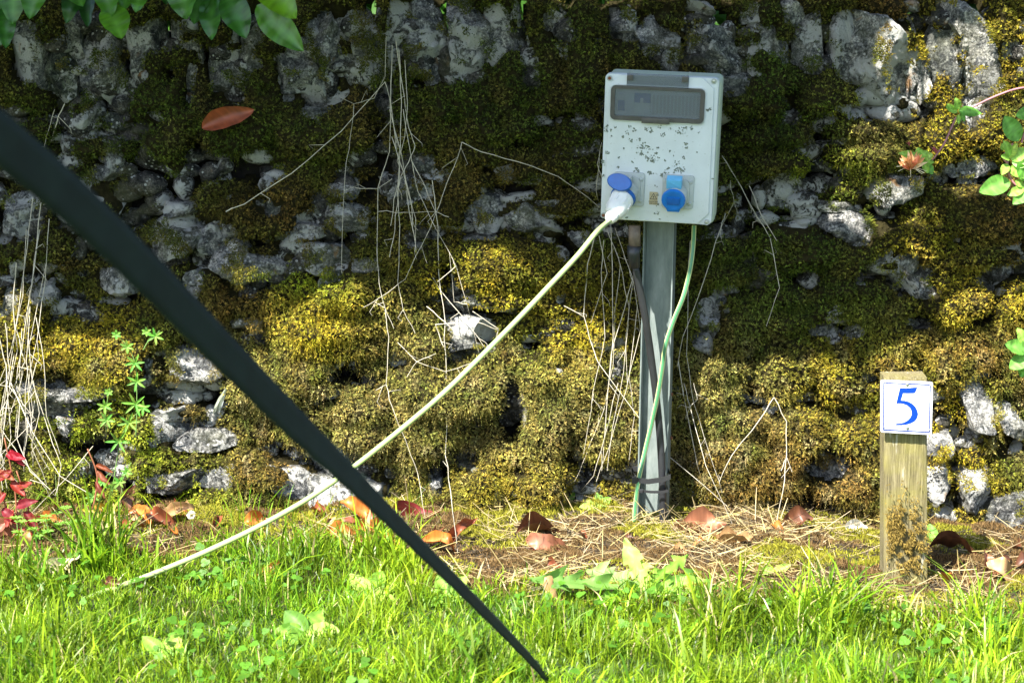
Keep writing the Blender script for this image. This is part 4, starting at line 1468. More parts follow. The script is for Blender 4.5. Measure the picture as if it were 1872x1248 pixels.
# lichen flecks on the cover
rl = random.Random(9)
LCH = [(115, 475, 18, 5), (180, 478, 10, 3), (150, 500, 12, 3), (120, 510, 12, 4), (265, 515, 16, 6), (295, 565, 16, 8), (285, 465, 10, 3), (325, 492, 14, 4), (355, 570, 12, 4),
       (410, 475, 22, 8), (440, 500, 12, 8), (518, 520, 18, 6), (495, 468, 14, 4), (570, 476, 10, 3), (640, 490, 26, 14), (680, 465, 16, 6), (720, 462, 12, 4),
       (690, 580, 10, 7), (692, 610, 8, 5), (390, 615, 36, 18), (345, 620, 10, 5), (365, 665, 18, 12), (430, 690, 26, 10), (455, 710, 26, 14), (405, 690, 14, 6), (487, 618, 12, 6),
       (475, 655, 10, 5), (125, 668, 12, 8), (240, 630, 6, 3), (90, 735, 8, 5), (628, 725, 20, 8), (670, 682, 14, 6), (600, 670, 8, 3), (630, 770, 30, 16), (665, 775, 16, 8),
       (560, 765, 10, 5), (540, 712, 8, 3), (330, 785, 20, 10), (435, 805, 14, 10), (200, 770, 8, 3), (305, 725, 6, 2), (515, 820, 10, 5), (545, 805, 14, 6), (470, 900, 14, 4),
       (485, 965, 8, 8), (490, 1040, 8, 6), (480, 1100, 14, 6), (265, 1142, 10, 4), (90, 840, 8, 5), (165, 1128, 8, 3), (780, 495, 7, 2), (765, 638, 5, 2), (855, 320, 8, 4),
       (500, 1148, 6, 2), (575, 640, 8, 2), (150, 540, 5, 2), (235, 545, 8, 3), (205, 700, 5, 2), (835, 330, 9, 5), (880, 830, 4, 2)]
bmL = bmesh.new()
for (zx, zy, r, n) in LCH:
    for k in range(int(n * 1.6)):
        px_, pz_ = BX(zx + rl.gauss(0, r * .62), zy + rl.gauss(0, r * .55))
        rr_ = rl.uniform(.0006, .0026)
        m_ = rl.randint(6, 8)
        vs = [bmL.verts.new((px_ + rr_ * rl.uniform(.45, 1.2) * math.cos(2 * math.pi * i / m_), -.0013 - rl.uniform(0, .0003), pz_ + rr_ * rl.uniform(.45, 1.2) * math.sin(2 * math.pi * i / m_))) for i in range(m_)]
        c = bmL.verts.new((px_, -.0021, pz_))
        for i in range(m_):
            bmL.faces.new([vs[i], vs[(i + 1) % m_], c])
o = bmobj('lichen_flecks', bmL, M['lichen'], box)
o['kind'] = 'stuff'

# ------------------------------------------------------------------ galvanised post
def galv():
    m, t, b = newmat('galvanised')
    tc = t.nodes.new('ShaderNodeTexCoord')
    mpn = t.nodes.new('ShaderNodeMapping'); mpn.inputs['Scale'].default_value = (1, 1, .25)
    t.links.new(tc.outputs['Object'], mpn.inputs['Vector'])
    n = noise_node(t, 60, 5, .65, mpn.outputs[0])
    r = ramp(t, n.outputs[0], [(.3, (.12, .155, .148)), (.6, (.21, .245, .235)), (.8, (.33, .35, .34))])
    t.links.new(r.outputs[0], b.inputs['Base Color'])
    b.inputs['Metallic'].default_value = .35
    b.inputs['Roughness'].default_value = .5
    return m


M['galv'] = galv()
pt = P(1212, 300, 3.865)
pb = P(1195, 958, 3.868); pb.z = float(ground(pb.x, pb.y)) - .05
post = empty('steel_post', (pb.x, pb.y, pb.z + .05), 'galvanised steel channel post carrying the hook-up box', 'post')
W_, D_ = .070, .032
th_ = .003
sec = [(-W_ / 2, -D_), (-W_ / 2 + th_, -D_), (-W_ / 2 + th_, -th_), (W_ / 2 - th_, -th_), (W_ / 2 - th_, -D_), (W_ / 2, -D_), (W_ / 2, 0), (-W_ / 2, 0)]
axp = (pt - pb)
yaw = Matrix.Rotation(R(-16), 3, 'Z')
V_, F_ = [], []
for e, base_ in enumerate((pb, pt)):
    for (sx_, sy_) in sec:
        p = yaw @ Vector((sx_, sy_, 0))
        V_.append(base_ + p - post.location)
n_ = len(sec)
for i in range(n_):
    F_.append([i, (i + 1) % n_, n_ + (i + 1) % n_, n_ + i])
pymesh('channel', V_, F_, M['galv'], post)
for (u, v_) in ((1228, 720), (1228, 800), (1230, 560)):
    c = P(u, v_, 3.852) - post.location
    bm = lathe([(.0045, 0), (.0045, .003)], 6)
    bmesh.ops.transform(bm, matrix=Matrix.Translation(c) @ Matrix.Rotation(R(-60), 4, 'Z'), verts=bm.verts)
    bmobj('bolt', bm, M['rust'], post)

# cable gland under the box + conduit
cg = empty('supply_cable', P(1165, 440, 3.80), 'black supply cable dropping from the box gland into the ground beside the steel post', 'cable')
ci = cg.location.copy()
M['brownp'] = simple('gland_brown', (.16, .12, .09), .6, var=.3, scale=90)
tube('gland_nut', [P(1160, 412, 3.79) - ci, P(1160, 450, 3.79) - ci], .0135, .0135, M['brownp'], cg, 10)
tube('gland_sleeve', [P(1160, 450, 3.79) - ci, P(1158, 465, 3.79) - ci, P(1160, 490, 3.79) - ci], .017, .012, M['black'], cg, 10)
gp = [(1161, 488, 3.79), (1170, 530, 3.795), (1181, 590, 3.80), (1190, 650, 3.81), (1199, 720, 3.815), (1206, 790, 3.815), (1210, 860, 3.81), (1212, 930, 3.81), (1212, 985, 3.81)]
M['cabgrey'] = simple('cable_sheath', (.018, .019, .022), .35, var=.15, scale=60)
tube('cable_sheath', [P(*g) - ci for g in gp], .0085, .0085, M['cabgrey'], cg, 12, 5)


# earth cable, green with a yellow stripe
def striped(name, c1, c2):
    return simple(name, c1, .35, var=.06, scale=40), simple(name + '_stripe', c2, .35, var=.05, scale=40)


def cable_two(name, pts, r, m1, m2, label, split=.5, twist=0.0):
    pts = smooth_path(pts, 7)
    root = empty(name, pts[0], label, 'cable')
    inv = Vector(pts[0])
    sides = 14
    v, f = tube_arrays([p - inv for p in pts], r, r, sides)
    me_ = bpy.data.meshes.new(name + '_sheath')
    me_.from_pydata(v, [], f)
    me_.materials.append(m1); me_.materials.append(m2)
    k = 0
    for p in me_.polygons:
        p.use_smooth = True
        s_ = p.index % sides
        c = sum((me_.vertices[i].co for i in p.vertices), Vector()) / 4
        p.material_index = 1 if (s_ / sides) < split else 0
    o_ = bpy.data.objects.new('sheath', me_)
    C.objects.link(o_)
    o_.parent = root
    return root


g1, g2 = striped('earth_green', (.06, .20, .09), (.50, .55, .24))
ep = [(1269, 412, 3.80), (1267, 450, 3.80), (1262, 490, 3.79), (1250, 540, 3.78), (1232, 585, 3.78), (1217, 630, 3.78), (1211, 670, 3.785), (1203, 720, 3.79),
      (1191, 775, 3.80), (1178, 830, 3.80), (1167, 880, 3.79), (1161, 930, 3.79), (1159, 975, 3.79)]
cable_two('earth_cable', [P(*g) for g in ep], .0052, g1, g2, 'green and yellow striped earth cable curving down the front of the steel post', .78)

c1_, c2_ = simple('flex_palegreen', (.33, .42, .17), .35, var=.06, scale=40), simple('flex_stripe', (.30, .50, .10), .35, var=.06, scale=40)
pl_end = box.matrix_world @ (Vector((X2 - .002, -.008, Z2)) + ax * .104)
fp = [(1090, 425, 3.55), (1055, 468, 3.52), (1000, 527, 3.48), (945, 585, 3.45), (870, 661, 3.42), (800, 728, 3.40), (720, 795, 3.39), (640, 858, 3.39), (560, 913, 3.39), (470, 963, 3.39), (380, 1006, 3.385), (300, 1040, 3.37), (230, 1067, 3.345), (190, 1081, 3.32), (150, 1095, 3.29), (60, 1120, 3.25)]
fpts = [box.matrix_world @ (Vector((X2 - .002, -.008, Z2)) + ax * .094), pl_end] + [P(*g) for g in fp]
fl = cable_two('power_lead', fpts, .0056, c1_, c2_, 'pale green power lead running from the white plug down into the grass', .28)

# cable ties
for (v_, dz_, lb, pl_) in ((872, .006, 'upper black cable tie strapped round the steel post and both cables', [(1160, 877), (1185, 880), (1213, 876), (1226, 871)]),
                      (898, .003, 'lower thin black cable tie between the steel post and supply cable', [(1172, 897), (1190, 899), (1210, 899), (1222, 897)])):
    c = P(1190, v_, 3.80)
    tie = empty('cable_tie', c, lb, 'cable tie', 'cable ties on the steel post')
    hh3 = dz_
    pts = [P(a, b, 3.785) - c for a, b in pl_]
    back = [p + Vector((0, .095, 0)) for p in pts[::-1]]
    loop = pts + [back[0], back[-1], pts[0]]
    V_, F_ = [], []
    for p in loop:
        V_ += [p + Vector((0, 0, hh3)), p - Vector((0, 0, hh3)), p + Vector((0, .0015, hh3)), p + Vector((0, .0015, -hh3))]
    for i in range(len(loop) - 1):
        a = i * 4; b = a + 4
        F_ += [[a, b, b + 1, a + 1], [a + 2, a + 3, b + 3, b + 2], [a, a + 2, b + 2, b], [a + 1, b + 1, b + 3, a + 3]]
    pymesh('strap', V_, F_, M['black'], tie)
    hb = prism([(-.006, -hh3 * 1.3), (.004, -hh3 * 1.3), (.004, hh3 * 1.3), (-.006, hh3 * 1.3)], -.004, .004, .001)
    bmesh.ops.translate(hb, vec=pts[0], verts=hb.verts)
    bmobj('tie_head', hb, M['black'], tie)

# ------------------------------------------------------------------ wooden marker and number plate
def wood():
    m, t, b = newmat('weathered_softwood')
    tc = t.nodes.new('ShaderNodeTexCoord')
    mpn = t.nodes.new('ShaderNodeMapping'); mpn.inputs['Scale'].default_value = (1, 1, .035)
    t.links.new(tc.outputs['Object'], mpn.inputs['Vector'])
    n = noise_node(t, 330, 5, .7, mpn.outputs[0], .2)
    r = ramp(t, n.outputs[0], [(.34, (.045, .035, .012)), (.47, (.12, .10, .045)), (.6, (.21, .18, .09)), (.75, (.30, .26, .15))])
    n2 = noise_node(t, 12, 4, .6, tc.outputs['Object'])
    g = ramp(t, n2.outputs[0], [(.45, (0, 0, 0)), (.62, (.5, .5, .5))])
    c = mixc(t, g.outputs[0], r.outputs[0], (.20, .18, .035), 'MIX')
    mp2 = t.nodes.new('ShaderNodeMapping'); mp2.inputs['Scale'].default_value = (1, 1, .18)
    t.links.new(tc.outputs['Object'], mp2.inputs['Vector'])
    n3 = noise_node(t, 45, 4, .7, mp2.outputs[0])
    g3 = ramp(t, n3.outputs[0], [(.62, (0, 0, 0)), (.68, (.8, .8, .8))])
    c = mixc(t, g3.outputs[0], c, (.36, .34, .26))
    t.links.new(c, b.inputs['Base Color'])
    b.inputs['Roughness'].default_value = .85
    bump(t, b, n.outputs[0], .8, .0025)
    return m


M['wood'] = wood()
py_ = 3.46
A0 = P(1618, 1072, py_); A1 = P(1617, 690, py_ + .01); A2 = P(1695, 688, py_ + .01); A3 = P(1697, 1072, py_)
stake = empty('wooden_stake', ((A0.x + A3.x) / 2, py_ + .02, float(ground(A0.x, py_))), 'weathered wooden stake with moss at its foot carrying the number plate', 'post')
si = stake.location.copy()
bm = bmesh.new()
front = [Vector((A0.x, py_, stake.location.z - .06)), Vector((A3.x + .001, py_, stake.location.z - .06)), A2 + Vector((0, 0, 0)), A1 + Vector((0, 0, .0))]
nz_, nx2 = 60, 14
grid = []
for j in range(nz_ + 1):
    row = []
    for i in range(nx2 + 1):
        a = front[0].lerp(front[1], i / nx2); b = front[3].lerp(front[2], i / nx2)
        p = a.lerp(b, j / nz_)
        gr = math.sin(i * 2.3) * .0006 + float(perlin(i * .9, j * .06, 3)) * .0012
        ed = .0025 if i in (0, nx2) else 0
        p = p + Vector((0, gr + ed, 0))
        if j == nz_: p.z += .002 * math.sin(i * 1.3) - .001; p.y += .002
        row.append(bm.verts.new(p - si))
    grid.append(row)
bk = [[bm.verts.new(Vector((row[k].co.x, row[k].co.y + .042, row[k].co.z + (0.004 if row is grid[-1] else 0)))) for k in (0, nx2)] for row in grid]
for j in range(nz_):
    for i in range(nx2):
        bm.faces.new([grid[j][i], grid[j][i + 1], grid[j + 1][i + 1], grid[j + 1][i]])
    bm.faces.new([grid[j][nx2], bk[j][1], bk[j + 1][1], grid[j + 1][nx2]])
    bm.faces.new([bk[j][0], grid[j][0], grid[j + 1][0], bk[j + 1][0]])
    bm.faces.new([bk[j][1], bk[j][0], bk[j + 1][0], bk[j + 1][1]])
bm.faces.new([v_ for v_ in grid[nz_]] + [bk[nz_][1], bk[nz_][0]])
bmesh.ops.recalc_face_normals(bm, faces=bm.faces[:])
bmobj('board', bm, M['wood'], stake, 50)
# moss on the stake foot
rng = np.random.default_rng(5)
n = 5200
cu = rng.normal(1655, 20, n); cv = 985 + rng.normal(0, 32, n) + (cu - 1655) * .35
kk = (cu > 1619) & (cu < 1702) & (cv < 1050) & (fbm(cu / 16, cv / 20, 1.3, 2) > -.22)
cu, cv = cu[kk], cv[kk]
n = len(cu)
pos = np.array([P(a, b, py_ - .002 - abs(random.gauss(0, .006)))[:] for a, b in zip(cu, cv)]) - np.array(si)
d = nrm(np.array([0, -.7, -.5]) + rng.normal(size=(n, 3)) * .6)
L = rng.uniform(.004, .010, n)
col = np.array([.17, .12, .028])[None] * rng.uniform(.4, 1.8, n)[:, None]
v, f, t = leaflets(pos, d, np.repeat([[0, -1., .3]], n, 0), L, L * .3, col)
o = link('foot_moss', npmesh('foot_moss', v, f, False, t), M['moss'], stake)
o['kind'] = 'stuff'

plate = empty('number_plate', P(1657, 745, py_ - .012), 'square white enamel plate with a blue numeral five on the wooden stake', 'sign')
pi_ = plate.location.copy()
M['enamel'] = simple('white_enamel', (.80, .80, .79), .25)
M['enblue'] = simple('blue_enamel', (.002, .035, .34), .25)
M['enline'] = simple('blue_line', (.01, .03, .18), .3)
ppx = lambda u, v_, yy=0.0: (P(u, v_, py_ - .010) - pi_)


def px_prism(pts, y0, y1, bev=0):
    return prism([(ppx(a, b).x, ppx(a, b).z) for a, b in pts], y0, y1, bev)


def rnd_quad(c, r=3.5, n=4):
    out = []
    for i in range(4):
        p0 = Vector(c[i]); pm = Vector(c[i - 1]); pn = Vector(c[(i + 1) % 4])
        a = (pm - p0).normalized() * r; b = (pn - p0).normalized() * r
        for k in range(n + 1):
            t = k / n
            out.append(tuple((p0 + a) * (1 - t) ** 2 + p0 * 2 * t * (1 - t) + (p0 + b) * t * t))
    return out


qc = [(1610, 694), (1705.5, 698), (1703, 794.5), (1609.5, 789.5)]
bmobj('enamel_panel', px_prism(rnd_quad(qc, 4), 0, .0035, .0012), M['enamel'], plate, 40)
qi = [(1614, 698), (1701, 701.5), (1699, 790), (1613.5, 785.5)]
qj = [(1615.9, 700.0), (1699.1, 703.5), (1697.1, 788.0), (1615.4, 783.5)]
fo = [(ppx(a, b).x, ppx(a, b).z) for a, b in qi]; fi = [(ppx(a, b).x, ppx(a, b).z) for a, b in qj]
bmobj('border_line', frame_mesh(fo, fi, -.0008, .0002), M['enline'], plate)
five = [(1190, 877), (1225, 878), (1284, 873), (1279, 890), (1271, 905), (1235, 906), (1207, 905), (1201, 925), (1194, 946), (1215, 946), (1240, 953), (1262, 966), (1277, 983), (1286, 1003), (1289, 1020), (1284, 1040), (1272, 1057),
        (1252, 1069), (1225, 1077), (1195, 1080), (1167, 1080), (1166, 1073), (1190, 1071), (1212, 1066), (1232, 1055), (1247, 1040), (1254, 1022), (1253, 1003), (1245, 986), (1231, 973), (1210, 964), (1190, 961), (1170, 962), (1176, 935), (1183, 905)]
bmobj('numeral', px_prism([(1248 + a / 3, 416 + b / 3) for a, b in five], -.0009, .0001), M['enblue'], plate)
for (a, b, r_) in ((1658, 702.5, .0035), (1658.5, 781.5, .0035), (1617.5, 699, .0014), (1700, 704, .0014), (1616, 780, .0014), (1698.5, 785, .0014)):
    sc_ = lathe([(r_, 0), (r_, .0010), (r_ * .5, .0018)], 12)
    c = ppx(a, b)
    bmesh.ops.translate(sc_, vec=(c.x, -.0004, c.z), verts=sc_.verts)
    bmobj('screw', sc_, M['screw'], plate, 40)

# ------------------------------------------------------------------ dark strap in front
def strap_mat():
    m, t, b = newmat('dark_webbing')
    tc = t.nodes.new('ShaderNodeTexCoord')
    wv = t.nodes.new('ShaderNodeTexWave'); wv.inputs['Scale'].default_value = 220
    t.links.new(tc.outputs['Object'], wv.inputs['Vector'])
    n = noise_node(t, 30, 4, .6, tc.outputs['Object'])
    r = ramp(t, n.outputs[0], [(.3, (.006, .011, .0105)), (.7, (.010, .019, .0175))])
    t.links.new(r.outputs[0], b.inputs['Base Color'])
    b.inputs['Roughness'].default_value = .8
    b.inputs['Specular IOR Level'].default_value = .25
    bump(t, b, wv.outputs[0], .3, .0006)
    return m


M['strap'] = strap_mat()
# image centre line and perpendicular half width (px)
sc_l = [(-160, 118, 45), (-60, 205, 44), (0, 253, 42), (125, 360, 38), (250, 480, 34.5), (400, 633, 30.5), (520, 754, 26), (600, 832, 21), (660, 891, 17.5), (720, 951, 14), (800, 1031, 11.2), (860, 1091, 9.5), (920, 1152, 7.8), (970, 1205, 6.2), (1005, 1245, 5), (1040, 1285, 4)]
i0_, i1_ = 1 / 1.40, 1 / 2.86
root = None
pts, hwid = [], []
s0 = -160; s1_ = 1030
cen = []
for (u, v_, hw2) in sc_l:
    k = (u - 0) / 1000.0
    inv = i0_ + (i1_ - i0_) * k
    y = 1 / inv
    p = P(u, v_, y)
    cen.append(p); hwid.append(hw2)
strapo = empty('webbing_strap', cen[-1], 'dark green webbing strap stretched diagonally in front of the wall down to the grass', 'strap')
sinv = cen[-1].copy()
c2 = smooth_path(cen, 6)
hs = np.interp(np.linspace(0, len(hwid) - 1, len(c2)), np.arange(len(hwid)), hwid)
V_, F_ = [], []
WS = .0205
for i, p in enumerate(c2):
    t3 = (c2[min(i + 1, len(c2) - 1)] - c2[max(i - 1, 0)]).normalized()
    view = (p - Vector((0, 0, CAM_Z))).normalized()
    side = t3.cross(view).normalized()            # across, square to the view
    nrm3 = side.cross(t3).normalized()
    want = hs[i] * p.y / FPX
    cth = min(1, want / WS)
    ang = math.acos(cth)
    acr = side * math.cos(ang) + nrm3 * math.sin(ang)
    nr = acr.cross(t3).normalized()
    frq = .0006 * math.sin(i * 1.9)
    for sx_, sy_ in ((-1, -1), (-.5, -1), (0, -1), (.5, -1), (1, -1), (1, 1), (.5, 1), (0, 1), (-.5, 1), (-1, 1)):
        V_.append(p + acr * WS * sx_ + nr * .0011 * sy_ - sinv + nr * frq)
m10 = 10
for i in range(len(c2) - 1):
    for k in range(m10):
        k2 = (k + 1) % m10
        F_.append([i * m10 + k, i * m10 + k2, (i + 1) * m10 + k2, (i + 1) * m10 + k])
F_.append(list(range(m10)))
pymesh('webbing', V_, F_, M['strap'], strapo, True)
# frayed nap along the lower strap
rng = np.random.default_rng(15)
n = 900
ii = rng.integers(int(len(c2) * .45), len(c2) - 2, n)
pos, dd = [], []
for i in ii:
    sgn = random.choice((-1, 1))
    t3 = (c2[i + 1] - c2[i]).normalized()
    view = (c2[i] - Vector((0, 0, CAM_Z))).normalized()
    side = t3.cross(view).normalized()
    want = hs[i] * c2[i].y / FPX
    pos.append((c2[i].lerp(c2[i + 1], random.random()) + side * want * sgn * .97 - sinv)[:])
    dd.append((side * sgn + t3 * random.uniform(-.5, .5))[:])
L = rng.uniform(.002, .006, n)
v, f, t = leaflets(np.array(pos), nrm(np.array(dd)), np.repeat([[0, -1., .3]], n, 0), L, L * .0 + .0005, np.repeat([[.02, .035, .03]], n, 0))
o = link('frayed_fibres', npmesh('frayed_fibres', v, f, False, t), M['moss'], strapo)
o['kind'] = 'stuff'

# ------------------------------------------------------------------ dead stems hanging on the wall
def stem_obj(root, pxs, r, off, rnd, twigs=True, mat='stem', ground_end=False):
    inv = root.location
    pts = []
    m = len(pxs)
    offs = [off + rnd.uniform(-.004, .006) for _ in pxs]
    for k, (u, v_) in enumerate(pxs):
        if v_ > 905 and ground_end:
            pts.append(PG(u, v_, .004))
        else:
            pts.append(PW(u, v_, offs[k]))
    # even out the depth so a stem never dives into the moss
    ys = [p.y for p in pts]
    ys2 = [min(ys[max(0, k - 1):k + 2]) for k in range(m)]
    pts = [P(pxs[k][0], pxs[k][1], ys2[k]) if not (pxs[k][1] > 905 and ground_end) else pts[k] for k in range(m)]
    dense = []
    for k in range(m - 1):
        nseg = 3
        for s_ in range(nseg):
            q_ = pts[k].lerp(pts[k + 1], s_ / nseg)
            if s_: q_ = q_ + Vector((rnd.gauss(0, .0009), rnd.gauss(0, .0006), rnd.gauss(0, .0009)))
            dense.append(q_ - inv)
    dense.append(pts[-1] - inv)
    parts = [tube_arrays(dense, r * .8, r * .5, 5)]
    if twigs:
        for k in range(1, len(dense) - 1):
            if rnd.random() < .13:
                a = dense[k]
                an = rnd.uniform(0, 6.28)
                l = rnd.uniform(.012, .04)
                e = a + Vector((math.cos(an) * l, -.004, math.sin(an) * l - .008))
                e2 = e + Vector((rnd.uniform(-.01, .01), 0, -rnd.uniform(.004, .014)))
                parts.append(tube_arrays([a, e, e2], r * .5, r * .3, 4))
    V, F = join_arrays(parts)
    return pymesh('stem', V, F, M[mat], root, True)


rn = random.Random(31)
CEN = [
    [(706, 67), (704, 140), (684, 180), (647, 190), (640, 253), (631, 317), (626, 413), (625, 500)],
    [(704, 150), (714, 193), (712, 277), (691, 343), (690, 413), (690, 483), (696, 533), (704, 563), (720, 600)],
    [(717, 83), (714, 187), (724, 267), (731, 300), (727, 340), (714, 413)],
    [(729, 90), (734, 187), (732, 267), (727, 353), (731, 413), (727, 516), (737, 566), (759, 609)],
    [(724, 77), (734, 147), (747, 233), (759, 267), (747, 297), (734, 320), (728, 345), (722, 420), (712, 470)],
    [(737, 200), (754, 300), (764, 350), (794, 413), (834, 486), (854, 556), (861, 589), (877, 649)],
    [(752, 293), (777, 340), (796, 387), (821, 397)],
    [(844, 260), (837, 287), (814, 343), (797, 390), (787, 416), (761, 466), (741, 510), (707, 536), (662, 563)],
    [(844, 260), (881, 278), (944, 295), (1021, 323), (1064, 353), (1097, 380)],
    [(413, 387), (447, 373), (533, 317), (624, 240), (704, 150)],
    [(740, 330), (754, 416), (761, 459), (807, 533), (854, 589), (884, 633)],
    [(790, 330), (801, 416), (802, 499), (814, 589), (816, 676), (814, 832), (824, 899), (837, 1012)],
    [(727, 626), (762, 661), (814, 679), (877, 659)],
    [(814, 640), (796, 593), (871, 588), (911, 603), (906, 629)],
    [(744, 689), (762, 661), (797, 646)],
    [(864, 569), (911, 601)],
    [(704, 566), (711, 616), (706, 703), (687, 713)],
    [(706, 703), (717, 743), (751, 832), (764, 866), (770, 900), (778, 960)],
    [(690, 387), (740, 388), (796, 387)],
    [(631, 340), (660, 345), (691, 345), (717, 327)],
    [(712, 200), (728, 260), (742, 330), (760, 400), (758, 460)],
    [(716, 250), (736, 310), (752, 372), (754, 416)],
    [(740, 110), (745, 190), (740, 250), (728, 300)],
    [(826, 470), (833, 487), (800, 515)], [(854, 556), (830, 552), (826, 500)], [(780, 560), (814, 589), (845, 620)]]
root = empty('dead_plant', PW(712, 80, .02), 'dried tangle of pale branching stems hanging down the middle of the wall', 'dead plant')
for s_ in CEN: stem_obj(root, s_, rn.uniform(.0010, .0017), rn.uniform(.012, .035), rn, ground_end=True)

PL = [[(1087, 433), (1074, 483), (1067, 576), (1084, 636), (1094, 663), (1217, 829), (1290, 890), (1330, 925)],
      [(1031, 559), (1067, 579)], [(1104, 439), (1099, 496), (1106, 616), (1084, 716), (1081, 749), (1067, 829)],
      [(1117, 416), (1121, 616), (1107, 783), (1100, 860)], [(1134, 483), (1124, 566), (1121, 666), (1104, 749), (1071, 832), (1050, 880)],
      [(1117, 416), (1144, 476), (1157, 516), (1144, 616), (1147, 699)], [(1124, 416), (1157, 509), (1171, 603), (1144, 716), (1114, 816), (1090, 880)],
      [(1157, 509), (1134, 589), (1117, 650), (1105, 800)], [(1110, 420), (1130, 470), (1150, 560), (1140, 680), (1120, 780), (1110, 860)],
      [(1095, 430), (1110, 500), (1090, 560), (1080, 590)], [(1165, 560), (1150, 690), (1160, 760), (1150, 840)], [(1130, 700), (1105, 800), (1085, 870), (1060, 900)],
      [(1103, 330), (1092, 300), (1100, 260)], [(1096, 290), (1090, 350), (1098, 400)]]
root = empty('dead_plant', PW(1110, 430, .02), 'bundle of thin dried stems trailing from behind the box beside the steel post', 'dead plant')
for s_ in PL: stem_obj(root, s_, rn.uniform(.0010, .0015), rn.uniform(.012, .04), rn)
PR = [[(1320, 285), (1345, 325), (1375, 380), (1405, 430), (1428, 463)], [(1370, 340), (1395, 400), (1420, 440)], [(1408, 436), (1425, 526), (1401, 596)],
      [(1326, 390), (1318, 416), (1290, 503), (1248, 616), (1238, 670)], [(1262, 440), (1258, 499), (1255, 649), (1268, 736), (1298, 832), (1320, 900)],
      [(1250, 700), (1262, 745), (1290, 850), (1340, 960)], [(1335, 330), (1342, 370), (1318, 416)], [(1240, 660), (1255, 750), (1275, 850), (1300, 930)],
      [(1258, 745), (1275, 730), (1268, 700)]]
root = empty('dead_plant', PW(1330, 300, .02), 'sparse dried stems trailing right of the steel post down to the straw', 'dead plant')
for s_ in PR: stem_obj(root, s_, rn.uniform(.0010, .0016), rn.uniform(.012, .035), rn, ground_end=True)
root = empty('dead_plant', PW(1415, 730, .02), 'bent pale dry stem standing against the mossy bulge between post and stake', 'dead plant')
for s_ in [[(1415, 726), (1390, 765), (1338, 832), (1315, 880)], [(1415, 726), (1438, 770), (1438, 832), (1431, 899), (1418, 965)], [(1428, 860), (1438, 835), (1448, 862)]]:
    stem_obj(root, s_, .0015, .03, rn, ground_end=True)
root = empty('dead_plant', PW(60, 380, .02), 'curtain of long straw coloured dead stems down the wall beneath the strap', 'dead plant')
LS = [[(60, 360), (50, 450), (35, 560), (20, 660), (0, 760)], [(75, 370), (62, 480), (50, 590), (38, 700), (30, 790)], [(90, 400), (82, 520), (68, 620), (52, 700), (48, 800)],
      [(48, 420), (42, 540), (20, 640), (-8, 720)], [(85, 480), (60, 600), (40, 690), (12, 780)], [(52, 620), (60, 700), (90, 790), (112, 850), (104, 900)],
      [(30, 480), (24, 560), (32, 640), (8, 760), (-4, 830)], [(40, 600), (36, 700), (28, 800)], [(55, 560), (48, 660), (60, 750), (55, 800)], [(10, 590), (18, 680), (0, 780)],
      [(66, 580), (80, 660), (85, 760), (110, 830)], [(20, 700), (60, 790), (110, 870), (160, 900)], [(0, 780), (40, 840), (100, 905)], [(170, 815), (120, 875), (60, 935)],
      [(72, 420), (58, 520), (44, 610), (30, 700)], [(0, 640), (14, 720), (20, 800), (5, 850)], [(100, 200), (88, 240), (80, 270)], [(118, 190), (104, 225), (92, 262)]]
for k in range(16):
    u = rn.uniform(-60, 70)
    v0 = rn.uniform(600, 760)
    LS.append([(u, v0), (u + rn.uniform(-15, 25), v0 + 60), (u + rn.uniform(-30, 40), v0 + 120), (u + rn.uniform(-30, 60), min(v0 + 190, 895))])
for s_ in LS: stem_obj(root, s_, rn.uniform(.0010, .0018), rn.uniform(.012, .05), rn)

# ------------------------------------------------------------------ ground cover: straw, moss, grass, clover
rng = np.random.default_rng(8)


def edge_y(x):
    """where lawn gives way to litter"""
    u = 936 + FPX * x / 3.55
    e = np.interp(u, [-400, 0, 250, 420, 560, 700, 800, 1000, 1200, 1500, 1872, 2300], [3.42, 3.44, 3.52, 3.66, 3.66, 3.60, 3.36, 3.30, 3.29, 3.25, 3.20, 3.18])
    return e


# straw
n = 26000
x = rng.uniform(-1.7, 1.7, n)
y = rng.uniform(3.1, 3.98, n)
dens = sstep(-.12, .08, y - edge_y(x)) * (.10 + .9 * sstep(-.2, .35, fbm(x * 4.5, y * 6, 6.6, 3))) * (.25 + .95 * np.exp(-((x - .38) / .5) ** 2) + .25 * (x < -.9))
kk = rng.random(n) < dens
x, y = x[kk], y[kk]
n = len(x)
an = rng.uniform(0, 2 * math.pi, n)
L = rng.uniform(.012, .10, n) * rng.uniform(.4, 1.2, n)
d = nrm(np.stack([np.cos(an), np.sin(an) * .7, rng.normal(0, .28, n) + .08], -1))
z = ground(x, y) + rng.uniform(.001, .024, n)
TS = np.array([[-.5, 0, 0], [.5, 0, 0], [-.5, .5, .04], [.5, .5, .04], [-.3, 1, 0], [.3, 1, 0]])
FS = np.array([[0, 1, 3, 2], [2, 3, 5, 4]])
X_, Y_, Z_ = frames(d, nrm(np.array([0, -.5, 1]) + rng.normal(size=(n, 3)) * .5))
v, f = scatter(TS, FS, np.stack([x, y, z], -1), X_, Y_, Z_, np.stack([rng.uniform(.0008, .0021, n), L, L * rng.uniform(-1, 1, n)], -1))
col = np.array([.34, .27, .16])[None] * rng.uniform(.25, 1.5, n)[:, None]
col[:, 2] *= rng.uniform(.6, 1.1, n)
o = link('straw_litter', npmesh('straw_litter', v, f, False, np.repeat(col, 6, 0)), M['straw'])
tag(o, 'dry straw and dead grass littering the strip along the foot of the wall', 'straw', kind='stuff')

